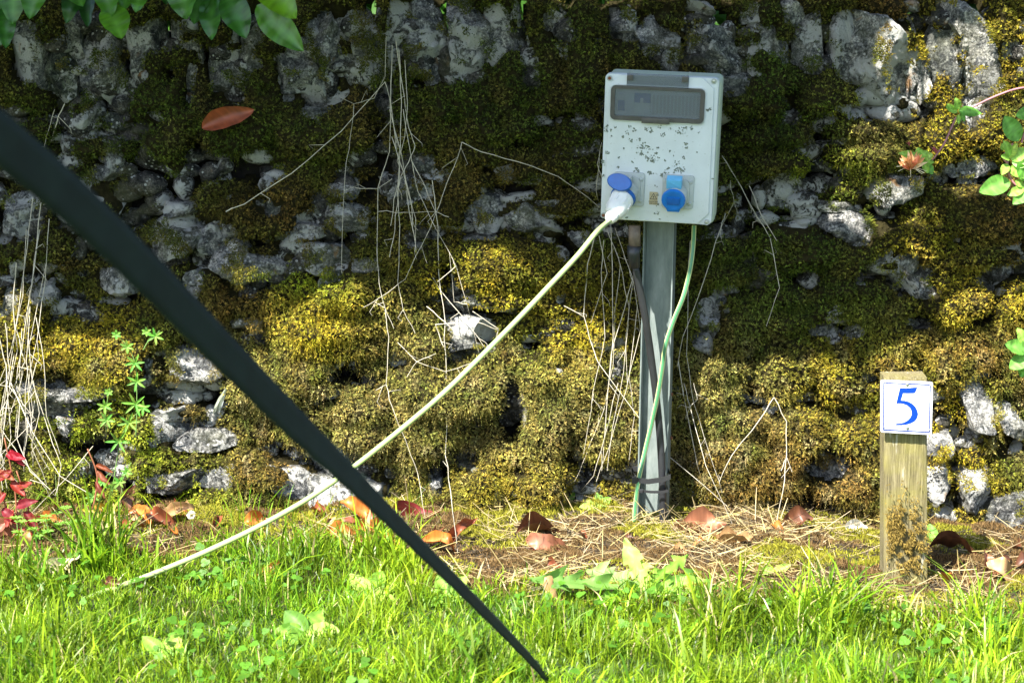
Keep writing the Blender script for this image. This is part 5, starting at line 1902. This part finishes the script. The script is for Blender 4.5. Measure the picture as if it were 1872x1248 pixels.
# ground moss and fine crumbs
n = 330000
x = rng.uniform(-1.45, 1.45, n); y = rng.uniform(3.1, 4.0, n)
dm = sstep(-.10, .05, y - edge_y(x)) * (.30 + .70 * sstep(-.25, .15, fbm(x * 5 + 2, y * 6, 3.1, 3)))
kk = rng.random(n) < dm
x, y = x[kk], y[kk]
n = len(x)
nn = nrm(np.array([0, -.2, 1.0]) + rng.normal(size=(n, 3)) * .7)
hm = .022 * np.clip(fbm(x * 9, y * 12, .9, 2) + .4, 0, 1)
L = rng.uniform(.005, .011, n)
ct = fbm(x * 4, y * 4, 8.8, 2)[:, None]
col = np.where(ct > .05, np.array([.25, .24, .025])[None], np.array([.16, .10, .04])[None]) * rng.uniform(.35, 1.5, n)[:, None]
v, f, t = leaflets(np.stack([x, y, ground(x, y) + hm], -1), nn, np.repeat([[0, -1., .2]], n, 0), L, L * .3, col)
o = link('ground_moss', npmesh('ground_moss', v, f, False, t), M['moss'])
tag(o, 'low golden brown moss spread over the soil at the wall foot', 'moss', kind='stuff')


def grass(n, xr, yr, hr, seed, dens=None, wid=(.0022, .0042), dark=1.0, straws=.06):
    rng = np.random.default_rng(seed)
    x = rng.uniform(*xr, n); y = rng.uniform(*yr, n)
    if dens is not None:
        kk = rng.random(n) < dens(x, y)
        x, y = x[kk], y[kk]
    n = len(x)
    an = rng.uniform(0, 2 * math.pi, n) + .6 * fbm(x * 2, y * 2, 2.2, 2)
    tuft = .55 + .7 * sstep(-.35, .5, fbm(x * 5.5, y * 5.5, 5.1, 3))
    H = rng.uniform(*hr, n) * tuft * rng.uniform(.6, 1.15, n)
    W = rng.uniform(*wid, n)
    lean = rng.uniform(.05, 1.0, n) * H
    ld = np.stack([np.cos(an), np.sin(an), np.zeros(n)], -1)
    wd = np.stack([-np.sin(an + rng.normal(0, .7, n)), np.cos(an + rng.normal(0, .7, n)), np.zeros(n)], -1)
    wd = nrm(wd)
    base = np.stack([x, y, ground(x, y) - .004], -1)
    lv = []
    for t_, wf_ in ((0, .8), (.4, 1.0), (.75, .75)):
        c = base + ld * (lean * t_ ** 2)[:, None] + np.array([0, 0, 1]) * (H * (t_ - .22 * t_ ** 2 * (lean / H)))[:, None]
        lv.append(c - wd * (W * wf_ / 2)[:, None]); lv.append(c + wd * (W * wf_ / 2)[:, None])
    tip = base + ld * lean[:, None] + np.array([0, 0, 1]) * (H * (1 - .30 * lean / H))[:, None]
    lv.append(tip)
    v = np.stack(lv, 1).reshape(-1, 3)
    tf = np.array([[0, 1, 3], [0, 3, 2], [2, 3, 5], [2, 5, 4], [4, 5, 6]])
    f = (tf[None] + (np.arange(n) * 7)[:, None, None]).reshape(-1, 3)
    g = rng.random(n)
    hue = fbm(x * 3, y * 3, 1.9, 2)
    col = np.array([.095, .235, .008])[None] + np.clip(g + hue * .5, 0, 1)[:, None] * (np.array([.30, .42, .018]) - np.array([.095, .235, .008]))[None]
    col *= (rng.uniform(.35, 1.35, n) * (.85 + .5 * fbm(x * 6, y * 6, 4.9, 2)))[:, None] * dark
    dead = rng.random(n) < straws
    col[dead] = np.array([.48, .40, .2])
    return v, f, np.repeat(col, 7, 0)


parts = []
lawn_d = lambda x, y: sstep(.05, -.07, y - edge_y(x)) * (.65 + .35 * sstep(-.3, .2, fbm(x * 6, y * 6, .4, 2)))
parts.append(grass(125000, (-1.6, 1.6), (2.55, 3.72), (.028, .075), 1, lawn_d, (.0013, .0031), 1.0, .025))
parts.append(grass(7000, (-1.6, 1.6), (2.55, 3.7), (.06, .12), 11, lambda x, y: lawn_d(x, y) * sstep(-.15, .25, fbm(x * 4 + 9, y * 4, 2.7, 2)), (.004, .0068), 1.05, .02))
parts.append(grass(9000, (-2.0, 2.0), (1.2, 2.6), (.035, .07), 2, None))
# taller tufts at the lawn edge
parts.append(grass(9000, (-1.5, 1.5), (2.95, 3.62), (.07, .125), 3, lambda x, y: np.exp(-((y - edge_y(x) + .10) / .09) ** 2) * sstep(-.1, .3, fbm(x * 5, y * 5, 7.7, 2)), (.003, .0055)))
parts.append(grass(2600, (.35, 1.45), (2.98, 3.24), (.09, .15), 4, lambda x, y: sstep(-.2, .2, fbm(x * 5, y * 5, 3.7, 2)), (.003, .0055)))
parts.append(grass(500, (-1.2, -.15), (3.6, 3.9), (.05, .11), 6, None, (.002, .0035)))
parts.append(grass(170, (-.93, -.83), (3.40, 3.56), (.12, .19), 7, None, (.004, .007)))
V_, F_, T_, o_ = [], [], [], 0
for v, f, t in parts:
    V_.append(v); F_.append(f + o_); T_.append(t); o_ += len(v)
o = link('grass', npmesh('grass', np.concatenate(V_), np.concatenate(F_), False, np.concatenate(T_)), M['grass'])
tag(o, 'bright green sunlit grass of the lawn in front of the wall', 'grass', kind='stuff')

# clover and small round weeds among the grass
n = 2600
x = rng.uniform(-1.5, 1.5, n); y = rng.uniform(2.7, 3.7, n)
kk = rng.random(n) < lawn_d(x, y) * sstep(-.15, .3, fbm(x * 3 + 7, y * 3, 9.1, 2))
x, y = x[kk], y[kk]
n = len(x)
hexv = [(0, 0, 0)] + [(.5 * math.cos(2 * math.pi * k / 7), .5 * math.sin(2 * math.pi * k / 7) + .35, .06 * (k % 2)) for k in range(7)]
hexf = np.array([[0, 1 + k, 1 + (k + 1) % 7] for k in range(7)])
base = np.stack([x, y, ground(x, y) + rng.uniform(.02, .055, n)], -1)
VV, FF, TT, off = [], [], [], 0
nn0 = nrm(np.array([-.1, -.4, 1]) + rng.normal(size=(n, 3)) * .35)
colb = np.array([.08, .20, .018])[None] * rng.uniform(.7, 1.4, n)[:, None]
a0 = rng.uniform(0, 6.28, n)
sz = rng.uniform(.007, .014, n)
for k in range(3):
    a = a0 + k * 2.094
    dd = np.stack([np.cos(a), np.sin(a), np.zeros(n)], -1)
    dd = nrm(dd - (dd * nn0).sum(1)[:, None] * nn0)
    X_, Y_, Z_ = frames(dd, nn0)
    v, f = scatter(np.array(hexv), hexf, base, X_, Y_, Z_, sz)
    VV.append(v); FF.append(f + off); TT.append(np.repeat(colb, 8, 0)); off += len(v)
o = link('clover', npmesh('clover', np.concatenate(VV), np.concatenate(FF), False, np.concatenate(TT)), M['weed'])
tag(o, 'low round clover leaves mixed into the lawn grass', 'clover', kind='stuff')

# ------------------------------------------------------------------ fallen leaves
DC = {'r': (.20, .055, .022), 'o': (.38, .12, .022), 'b': (.11, .042, .02), 'm': (.15, .02, .02), 't': (.36, .22, .10), 'c': (.52, .45, .28), 'p': (.27, .11, .06), 'y': (.42, .28, .03)}
DW = {'r': 'red brown', 'o': 'orange', 'b': 'dark brown', 'm': 'maroon', 't': 'tan', 'c': 'bleached cream', 'p': 'pinkish brown', 'y': 'yellow'}
FL = [(650, 930, 62, 150, 'o', 30, 'curled up on the grass edge close to the strap'), (625, 968, 52, 5, 'o', 22, 'under the larger curled one beside the strap'),
      (690, 962, 66, 12, 'o', 24, 'with a hole, lying across others left of the strap'), (680, 988, 50, -20, 'r', 20, 'lowest of the pile left of the strap'),
      (757, 934, 88, -4, 'm', 34, 'ribbed, just right of the strap at the wall foot'), (800, 992, 74, -28, 'o', 22, 'curled edgewise right of the strap'),
      (842, 968, 80, 42, 'r', 18, 'propped up steeply on the straw'), (985, 967, 82, 14, 'b', 20, 'curled, resting over a pinkish one on the straw'),
      (1003, 993, 78, -12, 'p', 34, 'flat, on the straw below a dark curled one'), (1018, 1092, 86, -58, 't', 22, 'narrow, tilted at the edge of the grass below the weeds'),
      (1278, 957, 92, -8, 'p', 36, 'beside the foot of the steel post'), (1338, 978, 72, -18, 't', 18, 'half buried in straw right of the steel post'),
      (1458, 948, 56, 12, 'b', 30, 'in the shade under the mossy bulge'), (1745, 1003, 92, -14, 'b', 16, 'long, curled, right behind the wooden stake'),
      (1838, 1050, 80, -28, 't', 34, 'large, standing on the soil near the frame edge'), (1810, 1035, 66, -72, 'p', 24, 'upright folded half beside the large tan one'),
      (485, 1047, 62, 52, 'o', 32, 'standing in the grass under the power lead'), (238, 916, 62, 68, 'b', 26, 'leaning dark against the lowest wall stone'),
      (262, 945, 60, -64, 'o', 24, 'bright, beneath the dark leaning one'), (322, 936, 66, 28, 't', 26, 'leaning on the wall foot beside grass tufts'),
      (300, 952, 54, -10, 'r', 22, 'flat below the wall foot, next to the tan one'), (92, 946, 34, 0, 'o', 26, 'small and round near the red stems'),
      (180, 925, 54, 6, 'y', 16, 'thin strip near the lower wall'), (105, 1035, 88, 32, 'c', 30, 'broad, bleached, lying in the grass'),
      (18, 968, 70, 62, 'p', 34, 'broad, below the red stems'), (205, 1062, 36, -12, 'b', 16, 'small scrap by the end of the power lead'),
      (468, 946, 42, 20, 'o', 22, 'small, behind the power lead at the wall foot'), (60, 990, 50, -70, 't', 18, 'upright, left beside the cleavers')
      ]
for i, (u, v_, L, an, c, wd, wh) in enumerate(FL):
    L *= 1.12
    p = PG(u, v_ + 8, .014)
    a_ = R(an)
    flat = Vector((0, .55, .83)) if abs(an) > 24 else Vector((0, .85, .5))
    d = Vector((math.cos(a_), 0, 0)) + flat * math.sin(a_)
    d.normalize()
    nn = Vector((random.uniform(-.3, .3), -.75, .75))
    l = L * p.y / FPX
    o = one_leaf('fallen_leaf', p - d * l / 2 + Vector((0, 0, .004)), p + d * l / 2 + Vector((0, 0, .004 + .008 * random.random())), wd * p.y / FPX * 1.1, nn, DC[c], M['deadleaf'], curl=.2 + .35 * random.random(), jitter=.34, seed=i)
    tag(o, '%s fallen leaf, %s' % (DW[c], wh), 'fallen leaf', 'fallen laurel leaves along the wall foot')
a, b = PW(372, 236, .03), PW(462, 196, .03)
b.y = a.y = min(a.y, b.y, PW(415, 216, .026).y)
o = one_leaf('fallen_leaf', a, b, 40 / 800, (.1, -1, .35), (.24, .055, .018), M['deadleaf'], curl=.22, jitter=.05, seed=90)
tag(o, 'single glossy red brown leaf caught on the dark moss high on the wall', 'fallen leaf', 'fallen laurel leaves along the wall foot')
rl2 = random.Random(77)
SM = [((0, 420), (915, 985), 26, 'small curled leaf in the litter beneath the cleavers', 'small dead leaves left of the strap'),
      ((560, 860), (935, 995), 14, 'small curled leaf in the litter round the lower strap', 'small dead leaves round the lower strap'),
      ((900, 1500), (945, 1040), 10, 'small shrivelled leaf in straw near the steel post', 'leaf scraps in the straw'),
      ((1700, 1872), (1000, 1070), 6, 'small leaf scrap on soil beyond the wooden stake', 'leaf scraps beyond the stake')]
k_ = 0
for (ur, vr, cnt, lb, gp_) in SM:
    for i in range(cnt):
        p = PG(rl2.uniform(*ur), rl2.uniform(*vr), .012)
        an = rl2.uniform(0, 6.28)
        d = Vector((math.cos(an), math.sin(an) * .7, rl2.uniform(-.1, .6))).normalized()
        l = rl2.uniform(.022, .048)
        ck = rl2.choice('rrobbmot')
        c = DC[ck]
        big = 'broad ' if l > .036 else 'tiny '
        tl = ', tilted up' if d.z > .33 else ', lying flat'
        o = one_leaf('fallen_leaf', p, p + d * l, l * rl2.uniform(.35, .6), (rl2.uniform(-.6, .6), -.6, .8), c, M['deadleaf'], curl=.3 + .6 * rl2.random(), jitter=.5, seed=200 + k_, tpl=(LT, LF))
        tag(o, lb.replace('small ', big + DW[ck] + ' ') + tl, 'fallen leaf', gp_)
        k_ += 1
o = one_leaf('petal', PG(1543, 972, .01) + Vector((0, 0, .012)), PG(1588, 966, .02) + Vector((0, 0, .006)), .034, (-.3, -.8, .5), (.8, .76, .68), M['deadleaf'], curl=.5, jitter=.2, seed=91)
tag(o, 'curled white petal on the moss left of the wooden stake', 'petal')
o = one_leaf('feather', PW(392, 757, .03), PW(412, 712, .03), .016, (.2, -1, .2), (.45, .5, .52), M['weed'], curl=.1, seed=92)
tag(o, 'small grey feather caught on the moss below the pale stone', 'feather')


# ------------------------------------------------------------------ weeds
def lobed(nl=8, deep=.45, broad=.5):
    V, F = [], []
    rows = nl * 5 + 1
    rq = random.Random(nl)
    amp = [rq.uniform(.55, 1.15) for _ in range(nl + 2)]
    for i in range(rows):
        t = i / (rows - 1)
        env = (math.sin(math.pi * min(1, t ** 1.35 * .96 + .02)) ** .8) * broad
        for sx_ in (-1, -.5, 0, .5, 1):
            ph = t * nl + (.3 if sx_ > 0 else 0)
            saw = (ph % 1.0) ** .7                       # teeth point back to the base
            lob = (1 - deep * saw) * amp[int(ph)]
            wv = max(.014, env * lob)
            V.append((sx_ * wv, t - .03 * abs(sx_) * (1 - saw), .14 * abs(sx_) * wv - .16 * t * t + .03 * math.sin(i * .7 + sx_ * 3) * abs(sx_)))
    for i in range(rows - 1):
        for j in range(4):
            a = i * 5 + j
            F.append([a, a + 1, a + 6, a + 5])
    return np.array(V), np.array(F)


LOB = lobed()
LOB2 = lobed(7, .22, .5)


def weed(name, u, v_, leaves, label, cat, mat='weed', tpl=None, base_up=.005, lift=1.0):
    base = PG(u, v_, base_up)
    root = empty(name, base, label, cat)
    for k, (tu, tv_, wpx, yo, col, tp) in enumerate(leaves):
        y = base.y + yo
        tipp = P(tu, tv_, y)
        gmin = float(ground(tipp.x, tipp.y)) + .012
        if tipp.z < gmin: tipp.z = gmin
        one_leaf('leaf', base, tipp, wpx * base.y / FPX, (random.uniform(-.3, .3), -.8, .7), col, M[mat], root, root.location, tpl=tp, seed=k + 7, jitter=.10)
    return root


pg, bg, dg = (.36, .50, .10), (.20, .38, .05), (.10, .22, .03)
weed('dandelion', 1180, 1082, [(985, 1042, 62, -.10, (.17, .33, .07), LOB), (1070, 1030, 70, .05, (.22, .38, .10), LOB), (1140, 976, 50, .08, (.30, .40, .10), LOB2), (1262, 1004, 36, .10, bg, LOB), (1302, 1056, 52, .0, bg, LOB2),
                               (1225, 1020, 40, .10, bg, LOB2), (1240, 1085, 40, -.06, bg, LOB2), (1170, 1020, 50, .05, pg, LOB), (1100, 1085, 40, -.1, bg, LOB), (1290, 1030, 34, .06, dg, LOB), (1150, 1110, 40, -.12, dg, LOB2)],
     'large pale green dandelion with broad toothed leaves below the steel post', 'weed')
weed('dock_seedling', 820, 1095, [(800, 1050, 34, .02, bg, None), (850, 1050, 36, .04, pg, None), (790, 1110, 30, -.05, bg, None), (870, 1080, 26, 0, bg, None)], 'small broad leaved weed at the grass edge just right of the strap', 'weed')
weed('plantain', 675, 1090, [(640, 1045, 34, .03, pg, None), (700, 1040, 36, .05, bg, None), (740, 1060, 30, .04, pg, LOB2), (630, 1090, 34, 0, dg, None), (720, 1110, 32, -.05, pg, None)], 'clump of rounded pale weed leaves left of the strap in the lawn', 'weed')
weed('plantain', 1600, 1140, [(1560, 1105, 28, .02, pg, None), (1590, 1095, 36, .04, pg, LOB2), (1640, 1150, 38, -.04, pg, None), (1650, 1120, 30, 0, bg, None)], 'weed with two rounded leaves in the grass under the wooden stake', 'weed')
weed('dock_seedling', 560, 1160, [(520, 1115, 44, .02, dg, None), (590, 1110, 46, .04, bg, LOB2), (620, 1150, 44, 0, pg, None), (530, 1180, 40, -.05, bg, None), (500, 1150, 36, 0, bg, None)], 'large leaved dark weed in the lawn left of the strap', 'weed')
weed('plantain', 1525, 1100, [(1520, 1062, 22, .02, dg, None), (1535, 1075, 16, .02, bg, None)], 'single spoon shaped seedling leaf in the straw before the stake', 'weed')
weed('dock_seedling', 1040, 915, [(1028, 880, 20, .02, (.3, .5, .1), LOB2), (1050, 895, 16, 0, bg, None)], 'tiny bright seedling at the wall foot left of the steel post', 'weed')
weed('dock_seedling', 1100, 925, [(1092, 898, 22, .02, (.22, .42, .08), LOB2), (1115, 908, 18, 0, bg, None), (1060, 930, 24, -.02, pg, None)], 'little leafy seedling between straw and wall beside the steel post', 'weed')
weed('dock_seedling', 1410, 1050, [(1395, 1035, 20, .02, bg, None), (1445, 1030, 18, 0, pg, None)], 'tiny weed in the straw between steel post and stake', 'weed')
weed('dock_seedling', 1705, 990, [(1700, 955, 24, .03, (.14, .3, .05), None), (1715, 975, 18, 0, bg, None)], 'small green leaf tucked behind the right side of the stake', 'weed')
weed('plantain', 300, 1200, [(260, 1160, 30, .02, bg, None), (330, 1155, 34, .04, pg, None), (350, 1200, 30, 0, bg, None)], 'pale rosette weed low in the lawn under the power lead', 'weed')

# white clover flower
cf = empty('clover_flower', PG(352, 985, 0), 'white clover flower head standing in the grass near the wall foot', 'flower')
tube('stalk', [Vector((0, 0, 0)), Vector((.002, -.003, .03)), Vector((0, -.005, .055))], .0012, .001, M['greenstem'], cf, 5)
rng = np.random.default_rng(2)
n = 60
d = nrm(rng.normal(size=(n, 3)))
X_, Y_, Z_ = frames(d, nrm(rng.normal(size=(n, 3))))
v, f = scatter(np.array([[-.2, 0, 0], [.2, 0, 0], [.3, .8, .1], [-.3, .8, .1], [0, 1, 0]]), np.array([[0, 1, 2], [0, 2, 3], [3, 2, 4]]), np.repeat([[0, -.005, .058]], n, 0), X_, Y_, Z_, np.full(n, .011))
o = link('petals', npmesh('petals', v, f, False, np.repeat([[.75, .72, .62]], len(v), 0)), M['weed'], cf)


# cleavers: upright stems with whorls of narrow leaves
def cleavers(pxs, whorls, label, y_off=.035):
    pts = [PW(u, v_, y_off) for u, v_ in pxs]
    ymin = min(p.y for p in pts)
    pts = [P(u, v_, ymin) for u, v_ in pxs]
    root = empty('cleavers', pts[0], label, 'weed')
    tube('stem', [p - pts[0] for p in pts], .0013, .0008, M['greenstem'], root, 5, 3)
    for (u, v_, r_) in whorls:
        c = P(u, v_, ymin - .003)
        a0 = random.uniform(0, 6)
        for k in range(6):
            a = a0 + k * math.pi / 3
            e = c + Vector((math.cos(a), -.35, math.sin(a) * .8)).normalized() * r_ / 790
            one_leaf('leaf', c, e, .0062, (0, -1, .3), (.16 * random.uniform(.7, 1.3), .36 * random.uniform(.8, 1.2), .05), M['weed'], root, pts[0], tpl=(LT, LF), seed=k)
    return root


cleavers([(205, 905), (212, 850), (222, 800), (236, 770), (262, 745)], [(217, 806, 26), (236, 772, 24), (262, 745, 16)], 'tallest whorled green cleavers stem climbing the wall above the leaf litter')
cleavers([(248, 800), (250, 760), (250, 700), (247, 663), (233, 633), (212, 610)], [(248, 738, 26), (250, 697, 20), (247, 663, 20), (233, 633, 14), (213, 611, 10)], 'cleavers stem climbing beside the pale jutting stone')
cleavers([(262, 640), (270, 625), (284, 612), (292, 604)], [(284, 614, 18), (268, 606, 10)], 'short cleavers tip on dark moss above the pale jutting stone')
cleavers([(195, 790), (192, 765), (196, 735), (199, 715)], [(192, 742, 16), (195, 767, 18), (199, 716, 9)], 'small cleavers shoot left of the climbing stems on yellow moss')
cleavers([(150, 935), (170, 905), (185, 880), (215, 850)], [(170, 905, 16), (188, 880, 14)], 'low cleavers shoot at the wall foot over dead leaves')
cleavers([(225, 905), (222, 885), (232, 860), (240, 845)], [(218, 880, 14), (232, 862, 12), (206, 888, 12)], 'little round leaved sprig low on the wall foot')
for (u, v_, nst, lb) in ((60, 1000, 6, 'patch of small cleavers sprouting in the grass edge below the red stems'), (140, 985, 5, 'patch of cleavers sprouting beside the bleached leaf')):
    base = PG(u, v_, 0)
    root = empty('cleavers', base, lb, 'weed')
    for s_ in range(nst):
        b0 = base + Vector((random.uniform(-.04, .04), random.uniform(-.04, .04), 0))
        tp_ = b0 + Vector((random.uniform(-.02, .02), -.01, random.uniform(.04, .08)))
        tube('stem', [b0 - base, tp_ - base], .001, .0008, M['greenstem'], root, 4)
        for kk_ in (.5, 1):
            c = b0.lerp(tp_, kk_)
            for k in range(6):
                a = k * math.pi / 3 + s_
                e = c + Vector((math.cos(a), math.sin(a), .25)).normalized() * .016
                one_leaf('leaf', c, e, .005, (0, -.4, 1), (.18, .38, .05), M['weed'], root, base, tpl=(LT, LF), seed=k)

# red leaved stems at the wall foot
base = PG(25, 985, 0)
root = empty('red_leaved_shoot', base, 'young shoots with crimson and maroon leaves at the wall foot', 'plant')
yy = base.y - .03
for (p0, p1, p2) in (((30, 985), (28, 900), (8, 800)), ((40, 985), (52, 930), (30, 860)), ((20, 985), (12, 930), (-10, 870)), ((170, 930), (178, 870), (160, 820))):
    tube('stem', [P(p0[0], p0[1], yy) - base, P(p1[0], p1[1], yy) - base, P(p2[0], p2[1], yy) - base], .0026, .0016, M['rust'], root, 6, 4)
for i, (a, b, wd, c) in enumerate([((12, 830), (46, 838), 20, (0.275, 0.012, 0.025)), ((18, 822), (42, 850), 16, (0.231, 0.009, 0.020)), ((20, 860), (-10, 880), 18, (0.193, 0.018, 0.015)), ((20, 880), (45, 905), 20, (0.220, 0.024, 0.015)),
                                   ((10, 900), (-14, 925), 20, (0.193, 0.018, 0.015)), ((28, 925), (66, 915), 22, (0.154, 0.012, 0.020)), ((24, 930), (10, 962), 22, (0.248, 0.036, 0.025)), ((45, 935), (70, 968), 20, (0.165, 0.018, 0.020)),
                                   ((5, 930), (30, 955), 22, (0.176, 0.012, 0.020)), ((-5, 860), (25, 875), 16, (0.248, 0.072, 0.030)), ((30, 890), (58, 882), 16, (0.220, 0.030, 0.025)), ((12, 950), (-12, 975), 24, (0.275, 0.108, 0.070)),
                                   ((178, 860), (200, 885), 14, (0.165, 0.048, 0.020)), ((175, 850), (205, 862), 12, (0.165, 0.042, 0.015)), ((176, 880), (190, 910), 12, (0.138, 0.030, 0.015)), ((35, 965), (62, 985), 20, (0.220, 0.030, 0.025))]):
    one_leaf('leaf', P(a[0], a[1], yy), P(b[0], b[1], yy - .02), wd / 1000, (random.uniform(-.4, .4), -1, .4), c, M['weed'], root, base, seed=i, curl=.1, jitter=.1)


# honeysuckle
def honey(name, stems, leaves, label, y=3.78):
    b0 = P(stems[0][0][0], stems[0][0][1], y)
    root = empty(name, b0, label, 'climber')
    for s_ in stems:
        tube('stem', [P(u, v_, y) - b0 for u, v_ in s_], .0024, .0018, M['vine'], root, 7, 6)
    for i, (a, b, wd, c) in enumerate(leaves):
        one_leaf('leaf', P(a[0], a[1], y - .004), P(b[0], b[1], y - random.uniform(.0, .03)), wd / 825, (random.uniform(-.5, .3), -1, .5), c, M['weed'], root, b0, seed=i + 3, jitter=.06)
    return root, b0


hg, hl = (.13, .33, .05), (.26, .46, .07)
r1_, b1_ = honey('honeysuckle', [[(1900, 158), (1862, 162), (1830, 172), (1790, 190), (1752, 212), (1742, 228), (1730, 255), (1718, 275), (1700, 296), (1682, 300)]],
                 [((1750, 205), (1730, 194), 16, hl), ((1752, 203), (1795, 206), 20, hg), ((1752, 200), (1748, 180), 15, hl), ((1752, 210), (1753, 226), 9, hl), ((1757, 205), (1763, 222), 10, hg), ((1744, 204), (1732, 190), 12, hl),
                  ((1680, 288), (1645, 279), 16, hl), ((1682, 286), (1678, 270), 16, hl), ((1690, 290), (1705, 282), 18, (.34, .5, .12)), ((1692, 300), (1706, 318), 17, hg), ((1675, 292), (1696, 276), 18, hl), ((1685, 296), (1708, 296), 14, hl), ((1690, 298), (1696, 316), 13, hl)],
                 'arching honeysuckle shoot with pink stem and a peach flower above the lichen spotted stone', 3.80)
M['petal'] = leafmat('honeysuckle_petal', .35, .5, .3, 1.2)
fc = P(1664, 303, 3.775) - b1_
for i in range(16):
    a = R(20 + i * 150 / 15 + random.uniform(-8, 8))
    L = random.uniform(.024, .036)
    e = fc + Vector((math.cos(a) * L, -.012 - random.random() * .02, math.sin(a) * L))
    c = random.choice([(.8, .48, .26), (.78, .36, .16), (.8, .62, .38), (.72, .24, .14)])
    one_leaf('petal', fc + Vector((0, 0, -.008)), e, random.uniform(.007, .011), (0, -1, .3), c, M['petal'], r1_, tpl=(LT, LF), seed=i, jitter=.2)
for i in range(9):
    a = R(150 + random.uniform(-40, 60)) if i % 2 else R(-60 + random.uniform(-40, 50))
    e = fc + Vector((math.cos(a) * .035, -.02, math.sin(a) * .022))
    tube('stamen', [fc, e], .0007, .0005, simple('stamen', (.75, .66, .45), .5) if i == 0 else bpy.data.materials['stamen'], r1_, 4)
for (u, v_) in ((1712, 276), (1662, 262), (1707, 273)):
    c = P(u, v_, 3.79) - b1_
    n = 14
    d = nrm(np.random.default_rng(u).normal(size=(n, 3)))
    X_, Y_, Z_ = frames(d, nrm(np.random.default_rng(u + 1).normal(size=(n, 3))))
    v, f = scatter(np.array([[-.2, 0, 0], [.2, 0, 0], [0, 1, 0]]), np.array([[0, 1, 2]]), np.repeat([c[:]], n, 0), X_, Y_, Z_, np.full(n, .009))
    link('flower_bud', npmesh('flower_bud', v, f, False, np.repeat([[.45, .12, .14]], len(v), 0)), M['petal'], r1_)

r2_, b2_ = honey('honeysuckle', [[(1885, 350), (1868, 345), (1850, 330), (1842, 305), (1845, 285)], [(1842, 300), (1835, 285), (1852, 262)], [(1900, 215), (1875, 240), (1868, 262)]],
                 [((1862, 258), (1838, 212), 34, hg), ((1900, 205), (1858, 210), 30, hg), ((1846, 285), (1838, 258), 18, hl), ((1842, 290), (1860, 262), 16, (.4, .55, .08)), ((1845, 290), (1832, 285), 14, hl),
                  ((1848, 292), (1880, 272), 26, hl), ((1850, 298), (1888, 290), 28, (.3, .5, .15)), ((1845, 306), (1872, 322), 20, hl), ((1846, 330), (1792, 350), 36, hg), ((1856, 330), (1874, 342), 14, hl),
                  ((1872, 345), (1842, 356), 18, hl), ((1884, 345), (1852, 372), 26, hg), ((1860, 316), (1890, 318), 24, dg), ((1842, 300), (1832, 318), 16, hl), ((1838, 275), (1832, 262), 14, hl), ((1880, 330), (1862, 300), 24, hg), ((1885, 360), (1895, 378), 24, hg)],
                 'dense leafy honeysuckle spray with oval leaves at the frame edge beside the wall', 3.77)
r3_, b3_ = honey('honeysuckle', [[(1890, 690), (1876, 655), (1872, 620), (1890, 590)]], [((1878, 640), (1840, 628), 30, hg), ((1878, 652), (1846, 672), 30, hg), ((1876, 630), (1862, 600), 22, hl), ((1880, 660), (1866, 690), 24, hg)],
                 'small honeysuckle sprig above the number plate level at the frame edge', 3.80)
